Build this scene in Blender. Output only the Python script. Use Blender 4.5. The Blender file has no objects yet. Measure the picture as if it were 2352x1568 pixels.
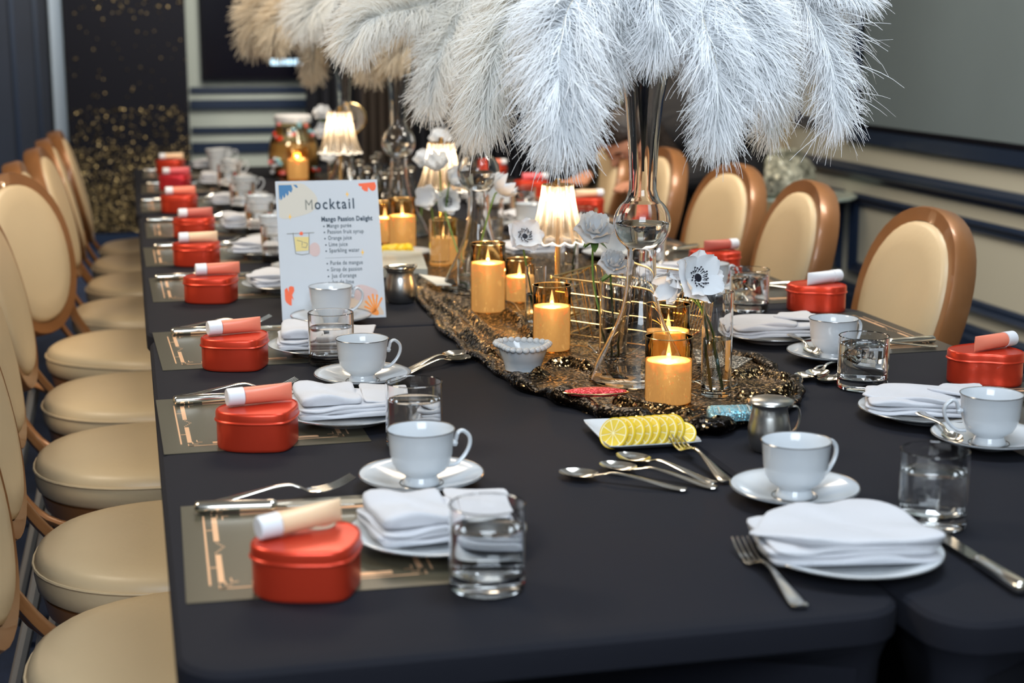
import bpy, math, random
import numpy as np
from mathutils import Vector, Matrix, Euler
PI = math.pi
SC = bpy.context.scene
C = SC.collection
random.seed(7)
RNG = np.random.default_rng(11)

# ------------------------------------------------------------------ camera
IW, IH = 2352, 1568
FPX, VPX, VPY = 3600.0, 285.0, 65.0
TZ = 0.75                      # table top height
CAM = np.array([0.0, 0.0, 1.32])
pitch = math.atan((IH / 2 - VPY) / FPX)
yaw = math.atan((IW / 2 - VPX) * math.cos(pitch) / FPX)
cp, sp = math.cos(pitch), math.sin(pitch)
FW = np.array([math.sin(yaw) * cp, math.cos(yaw) * cp, -sp])
RT = np.array([math.cos(yaw), -math.sin(yaw), 0.0])
UP = np.cross(RT, FW)
cam_d = bpy.data.cameras.new('camera')
cam = bpy.data.objects.new('camera', cam_d)
C.objects.link(cam)
cam_d.sensor_width = 36.0
cam_d.lens = FPX / IW * 36.0
cam_d.clip_start = 0.05
cam_d.clip_end = 60
cam.location = CAM
cam.rotation_euler = Euler((PI / 2 - pitch, 0, -yaw))
cam_d.dof.use_dof = True
cam_d.dof.focus_distance = 2.50
cam_d.dof.aperture_fstop = 4.2
SC.camera = cam

# ------------------------------------------------------------------ world, lights, exposure
W = bpy.data.worlds.new('world')
SC.world = W
W.use_nodes = True
W.node_tree.nodes['Background'].inputs[0].default_value = (0.55, 0.65, 0.8, 1)
W.node_tree.nodes['Background'].inputs[1].default_value = 0.25
SC.view_settings.view_transform = 'Standard'
SC.view_settings.look = 'None'
SC.view_settings.exposure = 0.0
SC.view_settings.gamma = 1.0
SC.view_settings.use_curve_mapping = False
SC.cycles.max_bounces = 12
SC.cycles.transparent_max_bounces = 24
SC.cycles.transmission_bounces = 12
SC.cycles.glossy_bounces = 5
SC.cycles.diffuse_bounces = 3
SC.cycles.caustics_reflective = False
SC.cycles.caustics_refractive = False
SC.cycles.sample_clamp_indirect = 4.0
SC.cycles.use_denoising = True


def area(name, loc, target, size, power, color, size_y=None):
    d = bpy.data.lights.new(name, 'AREA')
    d.energy = power
    d.color = color
    d.size = size
    if size_y:
        d.shape = 'RECTANGLE'
        d.size_y = size_y
    o = bpy.data.objects.new(name, d)
    C.objects.link(o)
    o.location = loc
    o.rotation_euler = (Vector(target) - Vector(loc)).to_track_quat('-Z', 'Y').to_euler()
    return o


# ceiling light over the table, cool bounced flash from behind the camera, warm ceiling light far off
area('ceiling_light_over_table', (0.95, 1.7, 2.85), (0.7, 2.0, 0.7), 0.9, 32, (0.80, 0.90, 1.0))
area('bounced_flash', (-0.3, -1.1, 2.55), (0.9, 2.6, 0.9), 1.8, 118, (0.80, 0.90, 1.0))
area('ceiling_light_far', (0.9, 5.2, 2.85), (0.7, 5.2, 0.7), 1.3, 48, (1.0, 0.82, 0.62))
area('ceiling_light_wall', (2.0, 3.6, 2.85), (3.0, 5.6, 0.6), 1.0, 80, (1.0, 0.95, 0.86))
area('ceiling_light_back', (0.6, 8.4, 2.85), (0.6, 10.6, 0.8), 1.8, 150, (1.0, 0.97, 0.90))
area('ceiling_light_chairs', (-1.3, 3.0, 2.85), (-0.2, 3.3, 0.5), 1.0, 52, (1.0, 0.86, 0.66))


# ------------------------------------------------------------------ pixel helpers (table plane and fixed planes)
def ray(u, v):
    return FW + RT * ((u - IW / 2) / FPX) + UP * ((IH / 2 - v) / FPX)


def at(u, v, z=TZ):
    d = ray(u, v)
    return Vector(CAM + d * ((z - CAM[2]) / d[2]))


def aty(u, v, y):
    d = ray(u, v)
    return Vector(CAM + d * (y / d[1]))


def proj(p):
    q = np.array(p) - CAM
    z = q @ FW
    return IW / 2 + FPX * (q @ RT) / z, IH / 2 - FPX * (q @ UP) / z, z


def base(xc, yb, r, z=TZ):
    """centre of a round base of radius r on height z whose front edge is seen at yb"""
    v = yb
    for _ in range(12):
        p = at(xc, v, z)
        d = Vector((p.x, p.y, 0)).normalized()
        v += yb - proj(p - d * r)[1]
    return p


# ------------------------------------------------------------------ materials
def mat(name, color, rough=0.5, metal=0.0, spec=0.5, bump=None, noise=None, emit=None, sss=None, coat=0.0, sheen=0.0, trans=0.0, ior=1.45):
    m = bpy.data.materials.new(name)
    m.use_nodes = True
    nt = m.node_tree
    b = nt.nodes['Principled BSDF']
    b.inputs['Base Color'].default_value = (*color, 1)
    b.inputs['Roughness'].default_value = rough
    b.inputs['Metallic'].default_value = metal
    b.inputs['Specular IOR Level'].default_value = spec
    b.inputs['IOR'].default_value = ior
    b.inputs['Coat Weight'].default_value = coat
    b.inputs['Sheen Weight'].default_value = sheen
    b.inputs['Transmission Weight'].default_value = trans
    if emit:
        b.inputs['Emission Color'].default_value = (*emit[0], 1)
        b.inputs['Emission Strength'].default_value = emit[1]
    if sss:
        b.inputs['Subsurface Weight'].default_value = sss
        b.inputs['Subsurface Radius'].default_value = (0.02, 0.012, 0.006)
        b.inputs['Subsurface Scale'].default_value = 1.0
    tc = None
    if bump or noise:
        tc = nt.nodes.new('ShaderNodeTexCoord')
    if noise:      # (scale, amount)
        n = nt.nodes.new('ShaderNodeTexNoise')
        n.inputs['Scale'].default_value = noise[0]
        n.inputs['Detail'].default_value = 4
        nt.links.new(tc.outputs['Object'], n.inputs['Vector'])
        mx = nt.nodes.new('ShaderNodeMixRGB')
        mx.inputs[1].default_value = (*[c * (1 - noise[1]) for c in color], 1)
        mx.inputs[2].default_value = (*[min(1, c * (1 + noise[1])) for c in color], 1)
        nt.links.new(n.outputs['Fac'], mx.inputs[0])
        nt.links.new(mx.outputs[0], b.inputs['Base Color'])
    if bump:       # (scale, strength)
        n = nt.nodes.new('ShaderNodeTexNoise')
        n.inputs['Scale'].default_value = bump[0]
        n.inputs['Detail'].default_value = 3
        nt.links.new(tc.outputs['Object'], n.inputs['Vector'])
        bn = nt.nodes.new('ShaderNodeBump')
        bn.inputs['Strength'].default_value = bump[1]
        bn.inputs['Distance'].default_value = 0.01
        nt.links.new(n.outputs['Fac'], bn.inputs['Height'])
        nt.links.new(bn.outputs[0], b.inputs['Normal'])
    return m


def thin_glass(name, tint, gloss=(1, 1, 1), f0=1.45, rough=0.0, extra=0.03):
    """single-walled glass: fresnel mix of a tinted see-through and a reflection"""
    m = bpy.data.materials.new(name)
    m.use_nodes = True
    nt = m.node_tree
    nt.nodes.clear()
    out = nt.nodes.new('ShaderNodeOutputMaterial')
    tr = nt.nodes.new('ShaderNodeBsdfTransparent')
    tr.inputs[0].default_value = (*tint, 1)
    gl = nt.nodes.new('ShaderNodeBsdfGlossy')
    gl.inputs[0].default_value = (*gloss, 1)
    gl.inputs['Roughness'].default_value = rough
    fr = nt.nodes.new('ShaderNodeFresnel')
    fr.inputs[0].default_value = f0
    ad = nt.nodes.new('ShaderNodeMath')
    ad.inputs[1].default_value = extra
    ad.use_clamp = True
    nt.links.new(fr.outputs[0], ad.inputs[0])
    mx = nt.nodes.new('ShaderNodeMixShader')
    nt.links.new(ad.outputs[0], mx.inputs[0])
    nt.links.new(tr.outputs[0], mx.inputs[1])
    nt.links.new(gl.outputs[0], mx.inputs[2])
    nt.links.new(mx.outputs[0], out.inputs[0])
    return m


def sequin(name, color, scale, rough=0.22, tilt=0.55, color2=None, metal=1.0, bright=None, cut=0.8):
    """metallic sequins: every voronoi cell gets its own tilt"""
    m = mat(name, color, rough, metal)
    nt = m.node_tree
    b = nt.nodes['Principled BSDF']
    tc = nt.nodes.new('ShaderNodeTexCoord')
    vo = nt.nodes.new('ShaderNodeTexVoronoi')
    vo.inputs['Scale'].default_value = scale
    nt.links.new(tc.outputs['Object'], vo.inputs['Vector'])
    ge = nt.nodes.new('ShaderNodeNewGeometry')
    s1 = nt.nodes.new('ShaderNodeVectorMath'); s1.operation = 'SUBTRACT'
    s1.inputs[1].default_value = (0.5, 0.5, 0.5)
    nt.links.new(vo.outputs['Color'], s1.inputs[0])
    s2 = nt.nodes.new('ShaderNodeVectorMath'); s2.operation = 'SCALE'
    s2.inputs['Scale'].default_value = tilt
    nt.links.new(s1.outputs[0], s2.inputs[0])
    s3 = nt.nodes.new('ShaderNodeVectorMath'); s3.operation = 'ADD'
    nt.links.new(ge.outputs['Normal'], s3.inputs[0])
    nt.links.new(s2.outputs[0], s3.inputs[1])
    s4 = nt.nodes.new('ShaderNodeVectorMath'); s4.operation = 'NORMALIZE'
    nt.links.new(s3.outputs[0], s4.inputs[0])
    nt.links.new(s4.outputs[0], b.inputs['Normal'])
    if color2:
        sx = nt.nodes.new('ShaderNodeSeparateXYZ')
        nt.links.new(vo.outputs['Color'], sx.inputs[0])
        mx = nt.nodes.new('ShaderNodeMixRGB')
        mx.inputs[1].default_value = (*color, 1)
        mx.inputs[2].default_value = (*color2, 1)
        nt.links.new(sx.outputs[0], mx.inputs[0])
        nt.links.new(mx.outputs[0], b.inputs['Base Color'])
        if bright:     # a share of bright gold sequins, their sparkle put into the colour
            gt = nt.nodes.new('ShaderNodeMath'); gt.operation = 'GREATER_THAN'; gt.inputs[1].default_value = cut
            nt.links.new(sx.outputs[1], gt.inputs[0])
            m3 = nt.nodes.new('ShaderNodeMixRGB'); m3.inputs[2].default_value = (*bright, 1)
            nt.links.new(gt.outputs[0], m3.inputs[0])
            nt.links.new(mx.outputs[0], m3.inputs[1])
            nt.links.new(m3.outputs[0], b.inputs['Base Color'])
    return m


def feather_mat(name, color, tr=0.35):
    m = bpy.data.materials.new(name)
    m.use_nodes = True
    nt = m.node_tree
    nt.nodes.clear()
    out = nt.nodes.new('ShaderNodeOutputMaterial')
    d = nt.nodes.new('ShaderNodeBsdfDiffuse')
    d.inputs[0].default_value = (*color, 1)
    t = nt.nodes.new('ShaderNodeBsdfTranslucent')
    t.inputs[0].default_value = (*color, 1)
    mx = nt.nodes.new('ShaderNodeMixShader')
    mx.inputs[0].default_value = tr
    nt.links.new(d.outputs[0], mx.inputs[1])
    nt.links.new(t.outputs[0], mx.inputs[2])
    nt.links.new(mx.outputs[0], out.inputs[0])
    return m


M = dict(
    carpet=mat('navy_carpet', (0.010, 0.018, 0.045), 0.95, noise=(9, 0.8), bump=(300, 0.4)),
    cream=mat('cream_wall_paint', (0.50, 0.48, 0.39), 0.6, noise=(2, 0.04)),
    cream2=mat('cream_back_wall_paint', (0.40, 0.43, 0.38), 0.6, noise=(2, 0.05)),
    ceiling=mat('ceiling_paint', (0.75, 0.74, 0.70), 0.8),
    navy=mat('navy_gloss_trim', (0.012, 0.022, 0.048), 0.28, coat=0.2),
    navyflat=mat('navy_door_paint', (0.012, 0.018, 0.034), 0.5, noise=(3, 0.3)),
    steel_blue=mat('brushed_edge_strip', (0.55, 0.62, 0.68), 0.35, metal=0.3),
    blind=mat('grey_blind_fabric', (0.15, 0.19, 0.205), 0.8, noise=(1.3, 0.12)),
    black=mat('black_matte', (0.004, 0.004, 0.007), 0.7, spec=0.15),
    screen=mat('tv_screen', (0.004, 0.004, 0.008), 0.15, spec=0.2),
    cloth=mat('black_stretch_cloth', (0.0082, 0.0092, 0.0150), 0.82, spec=0.28, sheen=0.0, bump=(900, 0.10)),
    leather=mat('beige_vinyl', (0.60, 0.46, 0.28), 0.38, noise=(6, 0.05), bump=(60, 0.05)),
    bronze=mat('bronze_wood_frame', (0.29, 0.125, 0.045), 0.36, metal=0.25, coat=0.3, noise=(12, 0.2)),
    bronze2=mat('worn_silver_bronze', (0.62, 0.55, 0.47), 0.3, metal=0.6),
    porcelain=mat('white_porcelain', (0.61, 0.645, 0.68), 0.12, coat=0.3),
    silverline=mat('platinum_rim_line', (0.30, 0.29, 0.28), 0.2, metal=1.0),
    linen=mat('white_linen', (0.59, 0.60, 0.64), 0.85, bump=(700, 0.15), sheen=0.2),
    silver=mat('polished_steel', (0.80, 0.77, 0.70), 0.14, metal=1.0),
    silver2=mat('brushed_steel', (0.55, 0.55, 0.53), 0.30, metal=1.0),
    red=mat('metallic_red_tin', (0.70, 0.055, 0.022), 0.33, metal=0.55, coat=0.15),
    white=mat('white_plastic', (0.86, 0.88, 0.92), 0.35),
    coral=mat('coral_tube', (0.95, 0.27, 0.17), 0.35, sss=0.1),
    peach=mat('peach_tube', (0.95, 0.66, 0.42), 0.35, sss=0.1),
    rose=mat('dark_rose_tube', (0.62, 0.16, 0.12), 0.35),
    pink=mat('pink_tube', (0.85, 0.16, 0.18), 0.35),
    pinklid=mat('metallic_pinkish_red_tin', (0.66, 0.03, 0.045), 0.3, metal=0.5),
    cord=mat('cream_elastic_cord', (0.75, 0.68, 0.5), 0.6),
    mat_taupe=mat('taupe_foil_placemat', (0.105, 0.094, 0.064), 0.28, metal=0.25),
    mat_grey=mat('charcoal_placemat', (0.050, 0.048, 0.042), 0.35, metal=0.2),
    goldprint=mat('rose_gold_print', (0.86, 0.52, 0.30), 0.35, metal=0.35),
    wax=mat('glowing_amber_wax', (0.92, 0.70, 0.42), 0.35, sss=0.4, emit=((1.0, 0.62, 0.30), 0.58), coat=0.3),
    flame=None,
    gold=mat('gold_wire', (0.82, 0.58, 0.27), 0.22, metal=1.0),
    brass=mat('brass_stem', (0.78, 0.50, 0.20), 0.25, metal=1.0),
    lemon=mat('lemon_rind', (0.90, 0.62, 0.03), 0.4, sss=0.1),
    flesh=mat('lemon_flesh', (0.90, 0.62, 0.08), 0.3, sss=0.3),
    pith=mat('lemon_pith', (0.9, 0.85, 0.55), 0.5),
    petal=feather_mat('white_petal', (0.93, 0.96, 1.0), 0.15),
    stamen=mat('black_stamen', (0.01, 0.01, 0.02), 0.5),
    green=mat('flower_stem_green', (0.15, 0.27, 0.05), 0.5),
    leaf=mat('leaf_green', (0.10, 0.20, 0.04), 0.5),
    glass=mat('clear_crystal', (1, 1, 1), 0.0, trans=1.0, ior=1.47),
    water=mat('water', (0.97, 0.99, 1.0), 0.0, trans=1.0, ior=1.33),
    thin=thin_glass('thin_clear_glass', (0.93, 0.95, 0.95), extra=0.05),
    amber=thin_glass('amber_glass', (0.96, 0.74, 0.43), gloss=(1, 0.85, 0.6), extra=0.05),
    amberpale=thin_glass('iced_tea_glass', (0.97, 0.86, 0.62), gloss=(1, 0.9, 0.7), extra=0.10),
    feather=feather_mat('white_ostrich', (0.96, 0.98, 1.0), 0.30),
    feather2=feather_mat('ivory_ostrich', (0.93, 0.92, 0.88), 0.4),
    feather3=feather_mat('beige_ostrich', (0.76, 0.67, 0.53), 0.4),
    quill=mat('feather_quill', (0.66, 0.60, 0.48), 0.5),
    board=mat('menu_card_stock', (0.50, 0.545, 0.60), 0.35, coat=0.3),
    ink=mat('dark_teal_ink', (0.010, 0.030, 0.055), 0.5),
    inkgrey=mat('grey_teal_ink', (0.06, 0.085, 0.10), 0.5),
    inkpale=mat('pale_taupe_ink', (0.20, 0.205, 0.18), 0.5),
    pblue=mat('print_blue', (0.04, 0.17, 0.36), 0.5),
    porange=mat('print_red_orange', (0.82, 0.12, 0.035), 0.5),
    pamber=mat('print_amber', (0.82, 0.26, 0.03), 0.5),
    pgold=mat('print_gold', (0.85, 0.50, 0.08), 0.5),
    ppeach=mat('print_peach', (0.60, 0.47, 0.36), 0.5),
    pcream=mat('print_cream', (0.56, 0.535, 0.47), 0.5),
    ppink=mat('print_pink', (0.56, 0.43, 0.42), 0.5),
    pyellow=mat('print_yellow', (0.66, 0.55, 0.22), 0.5),
    skin=mat('skin', (0.50, 0.24, 0.15), 0.5, sss=0.15),
    hair=mat('dark_brown_hair', (0.016, 0.009, 0.006), 0.45, bump=(60, 0.5)),
    blackcloth=mat('black_clothing', (0.008, 0.007, 0.008), 0.8),
    curtain=mat('dark_brown_curtain', (0.045, 0.030, 0.020), 0.8, noise=(4, 0.4)),
    curtain2=mat('black_curtain', (0.008, 0.008, 0.012), 0.8),
    tan=mat('tan_column_paint', (0.36, 0.29, 0.18), 0.6),
    tabletopglass=mat('green_edge_glass', (0.42, 0.52, 0.48), 0.08, coat=0.4),
    crackle=sequin('crackled_mosaic_glass', (0.60, 0.60, 0.48), 60, 0.3, 0.9, (0.24, 0.24, 0.18), 0.25),
    runner=sequin('gold_black_sequins', (0.070, 0.042, 0.018), 300, 0.26, 0.60, (0.006, 0.005, 0.004), bright=(0.95, 0.70, 0.38), cut=0.80),
    pinkglit=sequin('pink_glitter', (0.95, 0.12, 0.12), 500, 0.3, 0.8, (0.75, 0.04, 0.05), 0.5),
    blueglit=sequin('turquoise_beads', (0.10, 0.45, 0.60), 500, 0.3, 0.7, (0.6, 0.75, 0.75), 0.5),
    silverglit=sequin('silver_studded', (0.45, 0.45, 0.42), 420, 0.3, 0.8, (0.02, 0.02, 0.02), 0.8),
    foil=mat('dark_foil_wrapper', (0.012, 0.014, 0.024), 0.16, metal=0.2, coat=0.6),
    clearwrap=thin_glass('clear_wrapper', (0.75, 0.75, 0.74), extra=0.18, rough=0.08),
    paper=mat('pale_grey_card', (0.50, 0.52, 0.48), 0.6),
    paperw=mat('white_card_paper', (0.72, 0.70, 0.62), 0.6),
    tealight=mat('tea_brown', (0.95, 0.62, 0.30), 0.3, sss=0.2),
    cyanglow=mat('screen_caption_light', (0.6, 0.85, 1), 0.5, emit=((0.55, 0.80, 1.0), 1.6)),
    bulb=None,
    outlet=mat('ivory_outlet', (0.50, 0.49, 0.42), 0.5),
    flowerpink=mat('pink_charm', (0.9, 0.25, 0.25), 0.4),
    flowerblue=mat('blue_charm', (0.25, 0.5, 0.6), 0.4),
    greenplastic=mat('green_card', (0.20, 0.40, 0.08), 0.5),
)

def glow(name, color, strength):
    m = bpy.data.materials.new(name)
    m.use_nodes = True
    nt = m.node_tree
    nt.nodes.clear()
    out = nt.nodes.new('ShaderNodeOutputMaterial')
    tr = nt.nodes.new('ShaderNodeBsdfTransparent')
    em = nt.nodes.new('ShaderNodeEmission'); em.inputs[0].default_value = (*color, 1); em.inputs[1].default_value = strength
    ad = nt.nodes.new('ShaderNodeAddShader')
    nt.links.new(tr.outputs[0], ad.inputs[0]); nt.links.new(em.outputs[0], ad.inputs[1])
    nt.links.new(ad.outputs[0], out.inputs[0])
    return m
M['flame'] = glow('flame_light', (1.0, 0.66, 0.34), 1.1)
M['bulb'] = glow('led_bulb', (1.0, 0.82, 0.60), 0.5)


# lit crystal lampshade: fluted acrylic with light travelling in it
def lamp_shade_mat():
    m = bpy.data.materials.new('lit_fluted_crystal')
    m.use_nodes = True
    nt = m.node_tree
    nt.nodes.clear()
    out = nt.nodes.new('ShaderNodeOutputMaterial')
    tr = nt.nodes.new('ShaderNodeBsdfTransparent'); tr.inputs[0].default_value = (1.0, 0.95, 0.88, 1)
    tl = nt.nodes.new('ShaderNodeBsdfTranslucent'); tl.inputs[0].default_value = (0.95, 0.86, 0.74, 1)
    gl = nt.nodes.new('ShaderNodeBsdfGlossy'); gl.inputs['Roughness'].default_value = 0.12
    lw = nt.nodes.new('ShaderNodeLayerWeight'); lw.inputs[0].default_value = 0.42
    mr = nt.nodes.new('ShaderNodeMapRange')
    mr.inputs[1].default_value = 0.08; mr.inputs[2].default_value = 0.55; mr.inputs[3].default_value = 0.12; mr.inputs[4].default_value = 0.85
    nt.links.new(lw.outputs['Facing'], mr.inputs[0])
    m1 = nt.nodes.new('ShaderNodeMixShader')
    nt.links.new(mr.outputs[0], m1.inputs[0])
    nt.links.new(tr.outputs[0], m1.inputs[1]); nt.links.new(tl.outputs[0], m1.inputs[2])
    m2 = nt.nodes.new('ShaderNodeMixShader'); m2.inputs[0].default_value = 0.16
    nt.links.new(m1.outputs[0], m2.inputs[1]); nt.links.new(gl.outputs[0], m2.inputs[2])
    nt.links.new(m2.outputs[0], out.inputs[0])
    return m
M['shade'] = lamp_shade_mat()


# ------------------------------------------------------------------ mesh builder
class MB:
    def __init__(s):
        s.v, s.f = [], []

    def add(s, vs, fs):
        o = len(s.v)
        s.v += [tuple(p) for p in vs]
        s.f += [tuple(i + o for i in f) for f in fs]
        return s

    def box(s, lo, hi, mtx=None):
        x0, y0, z0 = lo
        x1, y1, z1 = hi
        vs = [(x0, y0, z0), (x1, y0, z0), (x1, y1, z0), (x0, y1, z0), (x0, y0, z1), (x1, y0, z1), (x1, y1, z1), (x0, y1, z1)]
        if mtx is not None:
            vs = [mtx @ Vector(p) for p in vs]
        return s.add(vs, [(0, 3, 2, 1), (4, 5, 6, 7), (0, 1, 5, 4), (1, 2, 6, 5), (2, 3, 7, 6), (3, 0, 4, 7)])

    def lathe(s, prof, n=32, cx=0, cy=0, mod=None):
        rings = []
        vs, fs = [], []
        for r, z in prof:
            if r < 1e-6:
                rings.append([len(vs)])
                vs.append((cx, cy, z))
            else:
                rings.append(list(range(len(vs), len(vs) + n)))
                for i in range(n):
                    a = 2 * PI * i / n
                    rr, zz = mod(r, z, a) if mod else (r, z)
                    vs.append((cx + rr * math.cos(a), cy + rr * math.sin(a), zz))
        for a, b in zip(rings, rings[1:]):
            if len(a) == 1 and len(b) == 1:
                continue
            for i in range(n):
                j = (i + 1) % n
                if len(a) == 1:
                    fs.append((a[0], b[j], b[i]))
                elif len(b) == 1:
                    fs.append((a[i], a[j], b[0]))
                else:
                    fs.append((a[i], a[j], b[j], b[i]))
        return s.add(vs, fs)

    def sweep(s, pts, wid, thk=None, n=10, side=None, caps=True, closed=False):
        """elliptic sweep along pts; wid half-width, thk half-thickness (numbers or lists)"""
        P = [Vector(p) for p in pts]
        m = len(P)
        wl = wid if isinstance(wid, (list, tuple)) else [wid] * m
        tl = wl if thk is None else (thk if isinstance(thk, (list, tuple)) else [thk] * m)
        vs, fs = [], []
        prev = None
        for i, p in enumerate(P):
            if closed:
                t = P[(i + 1) % m] - P[i - 1]
            else:
                t = P[min(i + 1, m - 1)] - P[max(i - 1, 0)]
            t.normalize()
            if side is not None:
                sd = Vector(side) - t * Vector(side).dot(t)
                sd.normalize()
            else:
                if prev is None:
                    ref = Vector((0, 0, 1)) if abs(t.z) < 0.9 else Vector((1, 0, 0))
                    sd = t.cross(ref).normalized()
                else:
                    sd = (prev - t * prev.dot(t)).normalized()
                prev = sd
            nn = sd.cross(t)
            for k in range(n):
                a = 2 * PI * k / n
                vs.append(p + sd * (math.cos(a) * wl[i]) + nn * (math.sin(a) * tl[i]))
        for i in range(m if closed else m - 1):
            j = (i + 1) % m
            for k in range(n):
                l = (k + 1) % n
                fs.append((i * n + k, i * n + l, j * n + l, j * n + k))
        if caps and not closed:
            fs.append(tuple(range(n))[::-1])
            fs.append(tuple((m - 1) * n + k for k in range(n)))
        return s.add(vs, fs)

    def prism(s, poly, z0, z1, mtx=None):
        n = len(poly)
        vs = [Vector((x, y, z0)) for x, y in poly] + [Vector((x, y, z1)) for x, y in poly]
        if mtx is not None:
            vs = [mtx @ p for p in vs]
        fs = [tuple(range(n))[::-1], tuple(range(n, 2 * n))] + [(i, (i + 1) % n, n + (i + 1) % n, n + i) for i in range(n)]
        return s.add(vs, fs)

    def rings(s, ringlist, cap0=True, cap1=True):
        """loft of equal-length closed rings"""
        n = len(ringlist[0])
        vs = [p for r in ringlist for p in r]
        fs = []
        for i in range(len(ringlist) - 1):
            for k in range(n):
                l = (k + 1) % n
                fs.append((i * n + k, i * n + l, (i + 1) * n + l, (i + 1) * n + k))
        if cap0:
            fs.append(tuple(range(n))[::-1])
        if cap1:
            fs.append(tuple((len(ringlist) - 1) * n + k for k in range(n)))
        return s.add(vs, fs)

    def grid(s, fn, nu, nv, wrap=False):
        vs = [fn(i / nu, j / nv) for i in range(nu + 1) for j in range(nv + 1)]
        fs = []
        for i in range(nu):
            for j in range(nv):
                a = i * (nv + 1) + j
                fs.append((a, a + 1, a + nv + 2, a + nv + 1))
        return s.add(vs, fs)

    def build(s, name, m, parent=None, smooth=True, loc=None, rz=0.0, angle=40):
        me = bpy.data.meshes.new(name)
        me.from_pydata(s.v, [], s.f)
        me.materials.append(m)
        me.update()
        if smooth:
            me.shade_smooth()
            try:
                me.set_sharp_from_angle(angle=math.radians(angle))
            except Exception:
                pass
        o = bpy.data.objects.new(name, me)
        C.objects.link(o)
        if parent:
            o.parent = parent
        if loc is not None:
            o.location = loc
        o.rotation_euler.z = rz
        return o


def tag(o, label=None, cat=None, group=None, kind=None):
    if label: o['label'] = label
    if cat: o['category'] = cat
    if group: o['group'] = group
    if kind: o['kind'] = kind
    return o


def thing(name, label, cat, loc=(0, 0, 0), rz=0.0, group=None):
    o = bpy.data.objects.new(name, None)
    C.objects.link(o)
    o.empty_display_size = 0.03
    o.location = loc
    o.rotation_euler = (0, 0, rz)
    return tag(o, label, cat, group)


CH = {}
def kids(o):
    return [c for c in bpy.data.objects if c.parent == o] if o.name not in CH else CH[o.name]


def dup(root, loc, rz=0.0, label=None, group=None, scale=None):
    def cp(o, par):
        c = o.copy()
        C.objects.link(c)
        if par: c.parent = par
        for k in o.children:
            cp(k, c)
        return c
    r = cp(root, None)
    r.location = loc
    r.rotation_euler = (0, 0, rz)
    if scale: r.scale = (scale,) * 3
    if label: r['label'] = label
    if group: r['group'] = group
    return r


def bez(p, n=16):
    """smooth curve through points (catmull-rom)"""
    P = [Vector(q) for q in p]
    P = [P[0] * 2 - P[1]] + P + [P[-1] * 2 - P[-2]]
    out = []
    segs = len(P) - 3
    for i in range(segs):
        a, b, c, d = P[i:i + 4]
        k = max(2, n // segs)
        for j in range(k):
            t = j / k
            out.append(0.5 * ((2 * b) + (c - a) * t + (2 * a - 5 * b + 4 * c - d) * t * t + (3 * b - a - 3 * c + d) * t ** 3))
    out.append(P[-2])
    return out


def sbox(name, lo, hi, m, kind='structure', bev=0.0):
    b = MB().box(lo, hi)
    o = b.build(name, m, smooth=False)
    if kind: o['kind'] = kind
    if bev:
        md = o.modifiers.new('b', 'BEVEL'); md.width = bev; md.segments = 2
    return o


# ================================================================== SETTING
RX = 3.13       # wall by the window
BY = 10.6       # far wall
sbox('floor', (-3.2, -2.2, -0.1), (RX + 0.2, BY + 0.2, 0.0), M['carpet'])
sbox('ceiling', (-3.2, -2.2, 3.0), (RX + 0.2, BY + 0.2, 3.1), M['ceiling'])
sbox('wall_left', (-3.2, -2.2, 0), (-3.0, BY, 3.0), M['navyflat'])
sbox('wall_near', (-3.2, -2.3, 0), (RX + 0.2, -2.2, 3.0), M['cream'])
# wall_right with a window opening Y -1.0..6.33, z 0.84..2.5
WY0, WY1, WZ0, WZ1 = 0.6, 6.42, 0.885, 2.5
w = MB()
w.box((RX, -2.2, 0), (RX + 0.15, BY, WZ0)).box((RX, -2.2, WZ1), (RX + 0.15, BY, 3.0))
w.box((RX, -2.2, WZ0), (RX + 0.15, WY0, WZ1)).box((RX, WY1, WZ0), (RX + 0.15, BY, WZ1))
tag(w.build('wall_right', M['cream'], smooth=False), kind='structure')
wf = MB()
wf.box((RX - 0.03, WY0 - 0.07, WZ0 - 0.055), (RX + 0.03, WY1 + 0.07, WZ0)).box((RX - 0.03, WY0 - 0.07, WZ1), (RX + 0.03, WY1 + 0.07, WZ1 + 0.06))
wf.box((RX - 0.03, WY0 - 0.07, WZ0), (RX + 0.03, WY0, WZ1)).box((RX - 0.03, WY1, WZ0), (RX + 0.03, WY1 + 0.07, WZ1))
win = tag(wf.build('window_1', M['navy'], smooth=False), kind='structure')
b = MB()
def blind(u, v):
    return (RX + 0.012 + 0.004 * math.sin(u * 40), WY0 + (WY1 - WY0) * u, WZ0 + (WZ1 - WZ0) * v)
b.grid(blind, 60, 2)
b.build('roller_blind', M['blind'], win)
MB().box((RX + 0.002, WY0, WZ0 + 0.002), (RX + 0.03, WY1, WZ0 + 0.022)).build('blind_foot_shade', M['black'], win, smooth=False)  # black strip stands in for soft shading at the blind's foot
# chair rail, base board and mouldings on the right wall
def rail(name, x0, x1, z0, z1, y0=-2.1, y1=7.15):
    h = z1 - z0
    prof = [(0, 0), (-0.35, 0.0), (-0.45, 0.12), (-0.6, 0.3), (-1.0, 0.45), (-1.0, 0.72), (-0.7, 0.82), (-0.55, 1.0), (0, 1.0)]
    d = x1 - x0
    r = [[Vector((x1 + p * d, y, z0 + q * h)) for p, q in prof] for y in (y0, y1)]
    return tag(MB().rings(r).build(name, M['navy'], angle=30), kind='structure')
rail('trim_1', RX - 0.045, RX, 0.665, 0.735)
bb = MB()
prof = [(0, 0), (-0.03, 0), (-0.03, 0.15), (-0.02, 0.165), (-0.02, 0.18), (-0.008, 0.20), (0, 0.20)]
bb.rings([[Vector((RX + p, y, q)) for p, q in prof] for y in (-2.1, 7.15)])
tag(bb.build('baseboard_right', M['navy'], angle=30), kind='structure')

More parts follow.
